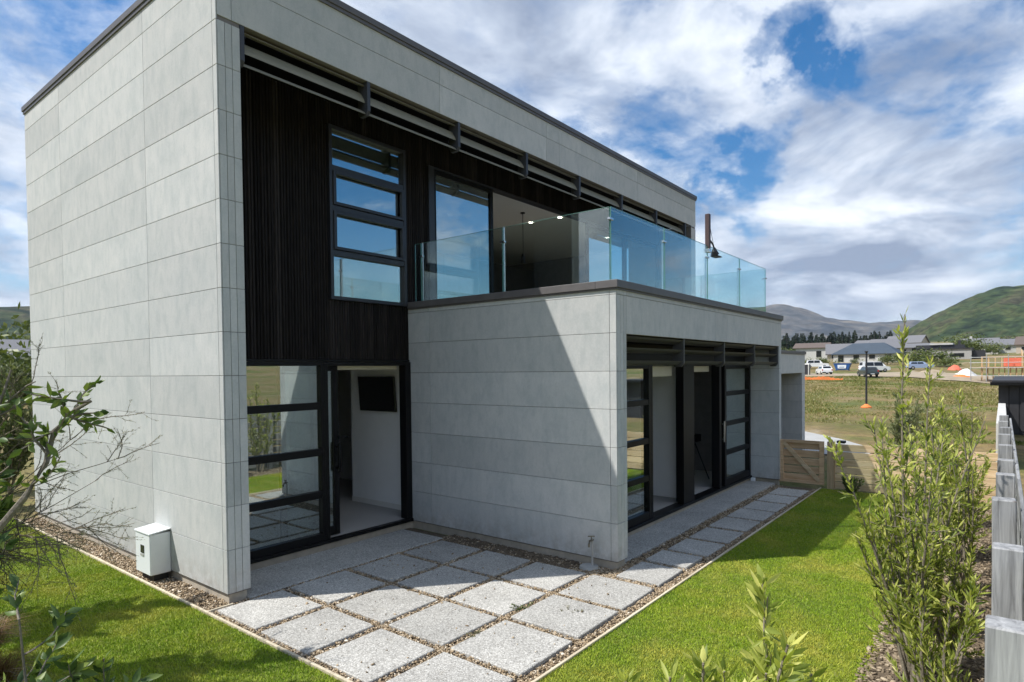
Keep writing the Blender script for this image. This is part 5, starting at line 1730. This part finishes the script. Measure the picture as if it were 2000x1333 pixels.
# house under construction with scaffold
hx, hy = 105.0, -6.3
uc = empty('house_under_construction', (hx, hy, th(hx, hy)), 'timber house frame under construction with red wrap at the right edge', 'building site')
uc.scale = (1.45, 1.45, 1.45)
def stick(root, nm, a, b, w, mat):
    MB().bar(a, b, w).build(nm, mat, root)
for lv, (z0, z1) in enumerate(((0.1, 1.45), (1.6, 2.5))):
    ys = np.linspace(1.6, -4.5, 15 if lv == 0 else 13)
    for xx in (0.0, 3.0):
        for i, y in enumerate(ys):
            stick(uc, 'stud', (xx, y, z0), (xx, y, z1), 0.075, 'framing')
        stick(uc, 'plate', (xx, 1.65, z1+0.04), (xx, -4.55, z1+0.04), 0.09, 'framing')
        stick(uc, 'plate', (xx, 1.65, z0-0.04), (xx, -4.55, z0-0.04), 0.09, 'framing')
    for i, x in enumerate(np.linspace(0.3, 2.7, 5)):
        stick(uc, 'stud', (x, 1.6, z0), (x, 1.6, z1), 0.075, 'framing')
box('floor_deck', -0.3, 3.3, -4.6, 1.75, 1.50, 1.555, 'framing', uc)
box('wall_wrap', -0.07, -0.042, -1.35, -0.05, 1.62, 2.42, 'wrap_red', uc)
box('wall_wrap', 0.2, 0.23, -3.4, -1.8, 0.12, 1.40, 'framing', uc)
for i in range(9):
    y = -1.4-i*0.4
    stick(uc, 'rafter', (-0.3, y, 2.55), (1.5, y, 3.2), 0.06, 'framing')
    stick(uc, 'rafter', (3.3, y, 2.55), (1.5, y, 3.2), 0.06, 'framing')
box('slab', -0.4, 3.4, -4.8, 1.9, -0.25, 0.02, 'concrete', uc)
sc = empty('scaffold', (hx-1.7, hy, th(hx, hy)), 'galvanised scaffold standing in front of the timber house frame', 'scaffold')
sc.scale = (1.45, 1.45, 1.45)
for y in (2.4, 1.2, -0.4, -2.0, -3.6):
    for xx in (0.0, 0.6):
        MB().tube([(xx, y, -0.1), (xx, y, 2.75)], 0.03, 6).build('standard', 'galv', sc)
for z in (0.75, 1.5, 2.0, 2.5):
    for xx in (0.0, 0.6):
        MB().tube([(xx, 2.5, z), (xx, -3.7, z)], 0.025, 6).build('ledger', 'galv', sc)
box('platform', 0.03, 0.57, -3.7, 2.5, 1.53, 1.57, 'framing', sc)
# heaps and tarpaulins by the site
def heap(name, x, y, sx_, sy_, h_, mat, label, cat, seed):
    r = np.random.default_rng(seed)
    n, mr = 20, 6
    V = [(0, 0, h_)]
    for i in range(1, mr+1):
        for k in range(n):
            a = 2*np.pi*k/n
            q = i/mr
            V.append((sx_*q*math.cos(a)*(1+0.1*r.standard_normal()), sy_*q*math.sin(a)*(1+0.1*r.standard_normal()), h_*(1-q**1.5)+0.06*h_*r.standard_normal() - (0.15 if i == mr else 0)))
    Fc = [(0, 1+k, 1+(k+1) % n) for k in range(n)]
    for i in range(mr-1):
        for k in range(n):
            a, b = 1+i*n+k, 1+i*n+(k+1) % n
            Fc += [(a, a+n, b+n), (a, b+n, b)]
    me = raw_mesh(name, np.array(V), np.array(Fc))
    o = link(name, me, mat, None, (x, y, th(x, y)))
    tag(o, label, cat)
heap('tarpaulin_heap', 144, 1.0, 1.6, 1.3, 1.0, 'wrap_red', 'red tarpaulin heap on the far site left of the scaffold', 'tarpaulin', 1)
heap('tarpaulin_heap', 122, -1.6, 1.6, 1.5, 1.1, 'tarp_white', 'white tarpaulin heap next to the scaffold', 'tarpaulin', 2)
heap('netting_heap', 114, -1.2, 0.6, 1.3, 0.45, 'orange_net', 'crumpled orange netting on the ground before the scaffold', 'netting', 3)
heap('dirt_heap', 126, 3.3, 1.2, 2.0, 0.5, 'dirt', 'low mound of bare dirt on the far site', 'dirt mound', 4)

# far trees ------------------------------------------------------------
def conifer_mesh(h_, seed):
    r = np.random.default_rng(seed)
    n = 420
    z = r.uniform(0.08, 1.0, n)
    rad = (1-z)**0.9*0.24*h_*r.uniform(0.4, 1.1, n)*(0.75+0.25*np.sin(z*26))
    a = r.uniform(0, 2*np.pi, n)
    P_ = np.stack([np.cos(a)*rad*0.3, np.sin(a)*rad*0.3, z*h_], -1)
    D_ = np.stack([np.cos(a), np.sin(a), r.uniform(-0.5, 0.2, n)], -1)
    L_ = rad*0.9+0.25
    V, Fc, tn = leaf_simple(P_, D_, L_, 0.35*L_+0.18, np.clip(r.normal(0.4, 0.25, n), 0, 1), r)
    return raw_mesh('crown', V, Fc, tn)
tr_me = None
cms = [conifer_mesh(9.0, s) for s in range(4)]
for c_ in cms:
    c_.materials.append(MAT['needle'])
trk = MB().tube([(0, 0, -1.5), (0, 0, 4), (0, 0, 8.5)], [0.22, 0.14, 0.03], 6)
trk_o = None
q = random.Random(3)
npine = 60
for i in range(npine):
    az = math.radians(15.0-8.2*(i+q.uniform(-0.3, 0.3))/npine)
    d = q.uniform(330, 400)
    x, y = CAM.x+d*math.cos(az), CAM.y+d*math.sin(az)
    hs = q.uniform(0.7, 1.25)
    t_ = empty('pine_tree', (x, y, th(x, y)-0.3), 'dark pine in the row below the mountain', 'pine tree', 'row of pines below the mountain')
    if trk_o is None:
        trk_o = trk.build('trunk', 'bark', t_)
        tr_me = trk_o.data
    else:
        link('trunk', tr_me, None, t_)
    o = link('crown', cms[i % 4], None, t_)
    o.rotation_euler = (0, 0, q.uniform(0, 6))
    t_.scale = (hs*q.uniform(1.1, 1.7), hs*q.uniform(1.1, 1.7), hs)
def bush_mesh(seed, n=900):
    r = np.random.default_rng(seed)
    cl = r.normal(0, 0.42, (14, 3))*np.array([1, 1, 0.6])+np.array([0, 0, 0.75])
    k = r.integers(0, 14, n)
    P_ = cl[k]+r.normal(0, 0.20, (n, 3))
    P_[:, 2] = np.abs(P_[:, 2])
    V, Fc, tn = leaf_simple(P_, r.standard_normal((n, 3)), r.uniform(0.10, 0.2, n), r.uniform(0.06, 0.11, n), np.clip(r.normal(0.5, 0.18, n)+(k % 5)*0.05-0.1, 0, 1), r)
    return raw_mesh('crown', V, Fc, tn)
bms = [bush_mesh(s) for s in range(3)]
for b_ in bms:
    b_.materials.append(MAT['bush_far'])
blist = [(146, 29.0, 2.0, 'low yellow green bush right beside the house corner, in front of the white house'), (160, 28, 2.4, 'green bush in front of the white house with the brown roof'), (178, 24, 1.5, 'small bush before the wall of the blue roofed house'),
         (170, 15.5, 2.4, 'leafy bush at the right end of the blue roofed house'), (172, 12.6, 2.8, 'wide bush between the blue roofed house and the tall shrub tip'), (165, 8.8, 3.0, 'bush to the left of the flat roofed grey house'), (160, 5.6, 3.8, 'largest bush directly in front of the flat roofed grey house'),
         (158, 3.4, 2.2, 'low bright bush at the right foot of the flat roofed grey house'), (215, 35.5, 3.4, 'rounded tree behind the small tan house'), (240, 4.0, 5.5, 'tall light green tree right behind the flat roofed grey house'), (246, 0.4, 4.6, 'tree just left of the white gabled house'),
         (230, -4.0, 3.0, 'bush in front of the pale house above the timber framing'), (200, 44.5, 4.0, 'tree at the left end of the pine row, half behind the house corner'), (300, -10.0, 6.0, 'big tree behind the houses at the far right'), (310, 4.0, 6.5, 'big tree on the rise behind the white gabled house'), (330, 30.0, 6.0, 'tree at the right end of the pine row')]
for i, (x, y, s_, lb) in enumerate(blist):
    b_ = empty('far_bush', (x, y, th(x, y)-0.2), lb, 'bush', 'bushes among the distant houses')
    m = MB().tube([(0, 0, -0.5), (0, 0, 0.8)], [0.06, 0.03], 5)
    m.build('trunk', 'bark', b_)
    o = link('crown', bms[i % 3], None, b_)
    o.rotation_euler = (0, 0, i*1.3)
    b_.scale = (s_, s_, s_*0.75)
# wooded slope and roofs seen past the left edge
for i, (x, y, s_, lb) in enumerate([(8.3, 43.5, 2.9, 'dark green tree just past the left wall, in front of the tan house'), (9.6, 55, 3.6, 'dark tree at the picture edge left of the tan house'), (17.6, 72, 4.6, 'tall dark tree behind the tan house past the left wall')]):
    b_ = empty('slope_tree', (x, y, th(x, y)-0.2), lb, 'tree', 'trees on the slope past the left wall')
    MB().tube([(0, 0, -0.5), (0, 0, 0.8)], [0.06, 0.03], 5).build('trunk', 'bark', b_)
    o = link('crown', bms[i % 3], None, b_)
    b_.scale = (s_, s_, s_*1.1)
gable('far_house', (14.6, 62.0, 1.6), 1.35, 8, 6, 2.3, 1.5, 'render_tan', 'roof_grey', 'tan gabled house glimpsed past the left wall', group=None)

# rough dry grass of the field
def field_grass():
    r = np.random.default_rng(99)
    n = 260000
    rad = 24+100*r.random(n)**1.2
    az = np.radians(r.uniform(-4, 16.5, n))
    x, y = CAM.x+rad*np.cos(az), CAM.y+rad*np.sin(az)
    clump = vnoise(x*0.55, y*0.9, 5)
    keep = (clump+0.5*r.standard_normal(n) > 0.1) & ~((x < 26) & (y > -3.8)) & ~((x > 100) & (y > -13) & (y < 26) & (rad > 104))
    keep &= ~((x > 22) & (x < 36) & (y < -5.6))
    x, y, clump = x[keep], y[keep], clump[keep]
    n = len(x)
    z = terr_h(x, y)-0.02
    h = r.uniform(0.03, 0.12, n)*(1+0.4*np.clip(clump, -1, 1.5))*(0.6+rad[keep]/90)
    a = r.uniform(0, 6.283, n)
    w = r.uniform(0.010, 0.035, n)*(0.5+rad[keep]/70)
    dx, dy = np.cos(a)*w, np.sin(a)*w
    V = np.empty((n, 3, 3))
    V[:, 0] = np.stack([x-dx, y-dy, z], -1)
    V[:, 1] = np.stack([x+dx, y+dy, z], -1)
    V[:, 2] = np.stack([x+r.normal(0, 0.08, n), y+r.normal(0, 0.08, n), z+h], -1)
    tone = np.clip(0.58+0.28*vnoise(x*0.12, y*0.25, 8)+0.2*r.standard_normal(n), 0, 1)
    o = link('field_grass', raw_mesh('field_grass', V.reshape(-1, 3), np.arange(3*n).reshape(n, 3), tone), 'field_blade')
    tag(o, 'rough dry grass covering the open field beyond the fence', 'grass', kind='stuff')
field_grass()

# ------------------------------------------------------------------ air between here and the mountains
hz = MB().box(-8200, 8200, -8200, 8200, -20.0, 560.0).build('haze', None)
t = bpy.data.materials.new('haze')
t.use_nodes = True
t.node_tree.nodes.clear()
vo = t.node_tree.nodes.new('ShaderNodeOutputMaterial')
pv = t.node_tree.nodes.new('ShaderNodeVolumePrincipled')
pv.inputs['Color'].default_value = (0.72, 0.84, 1.0, 1)
pv.inputs['Density'].default_value = 0.00008
pv.inputs['Anisotropy'].default_value = 0.2
t.node_tree.links.new(pv.outputs[0], vo.inputs['Volume'])
hz.data.materials.append(t)
tag(hz, kind='stuff', label='thin blue air lying between the garden and the far mountains', cat='haze')
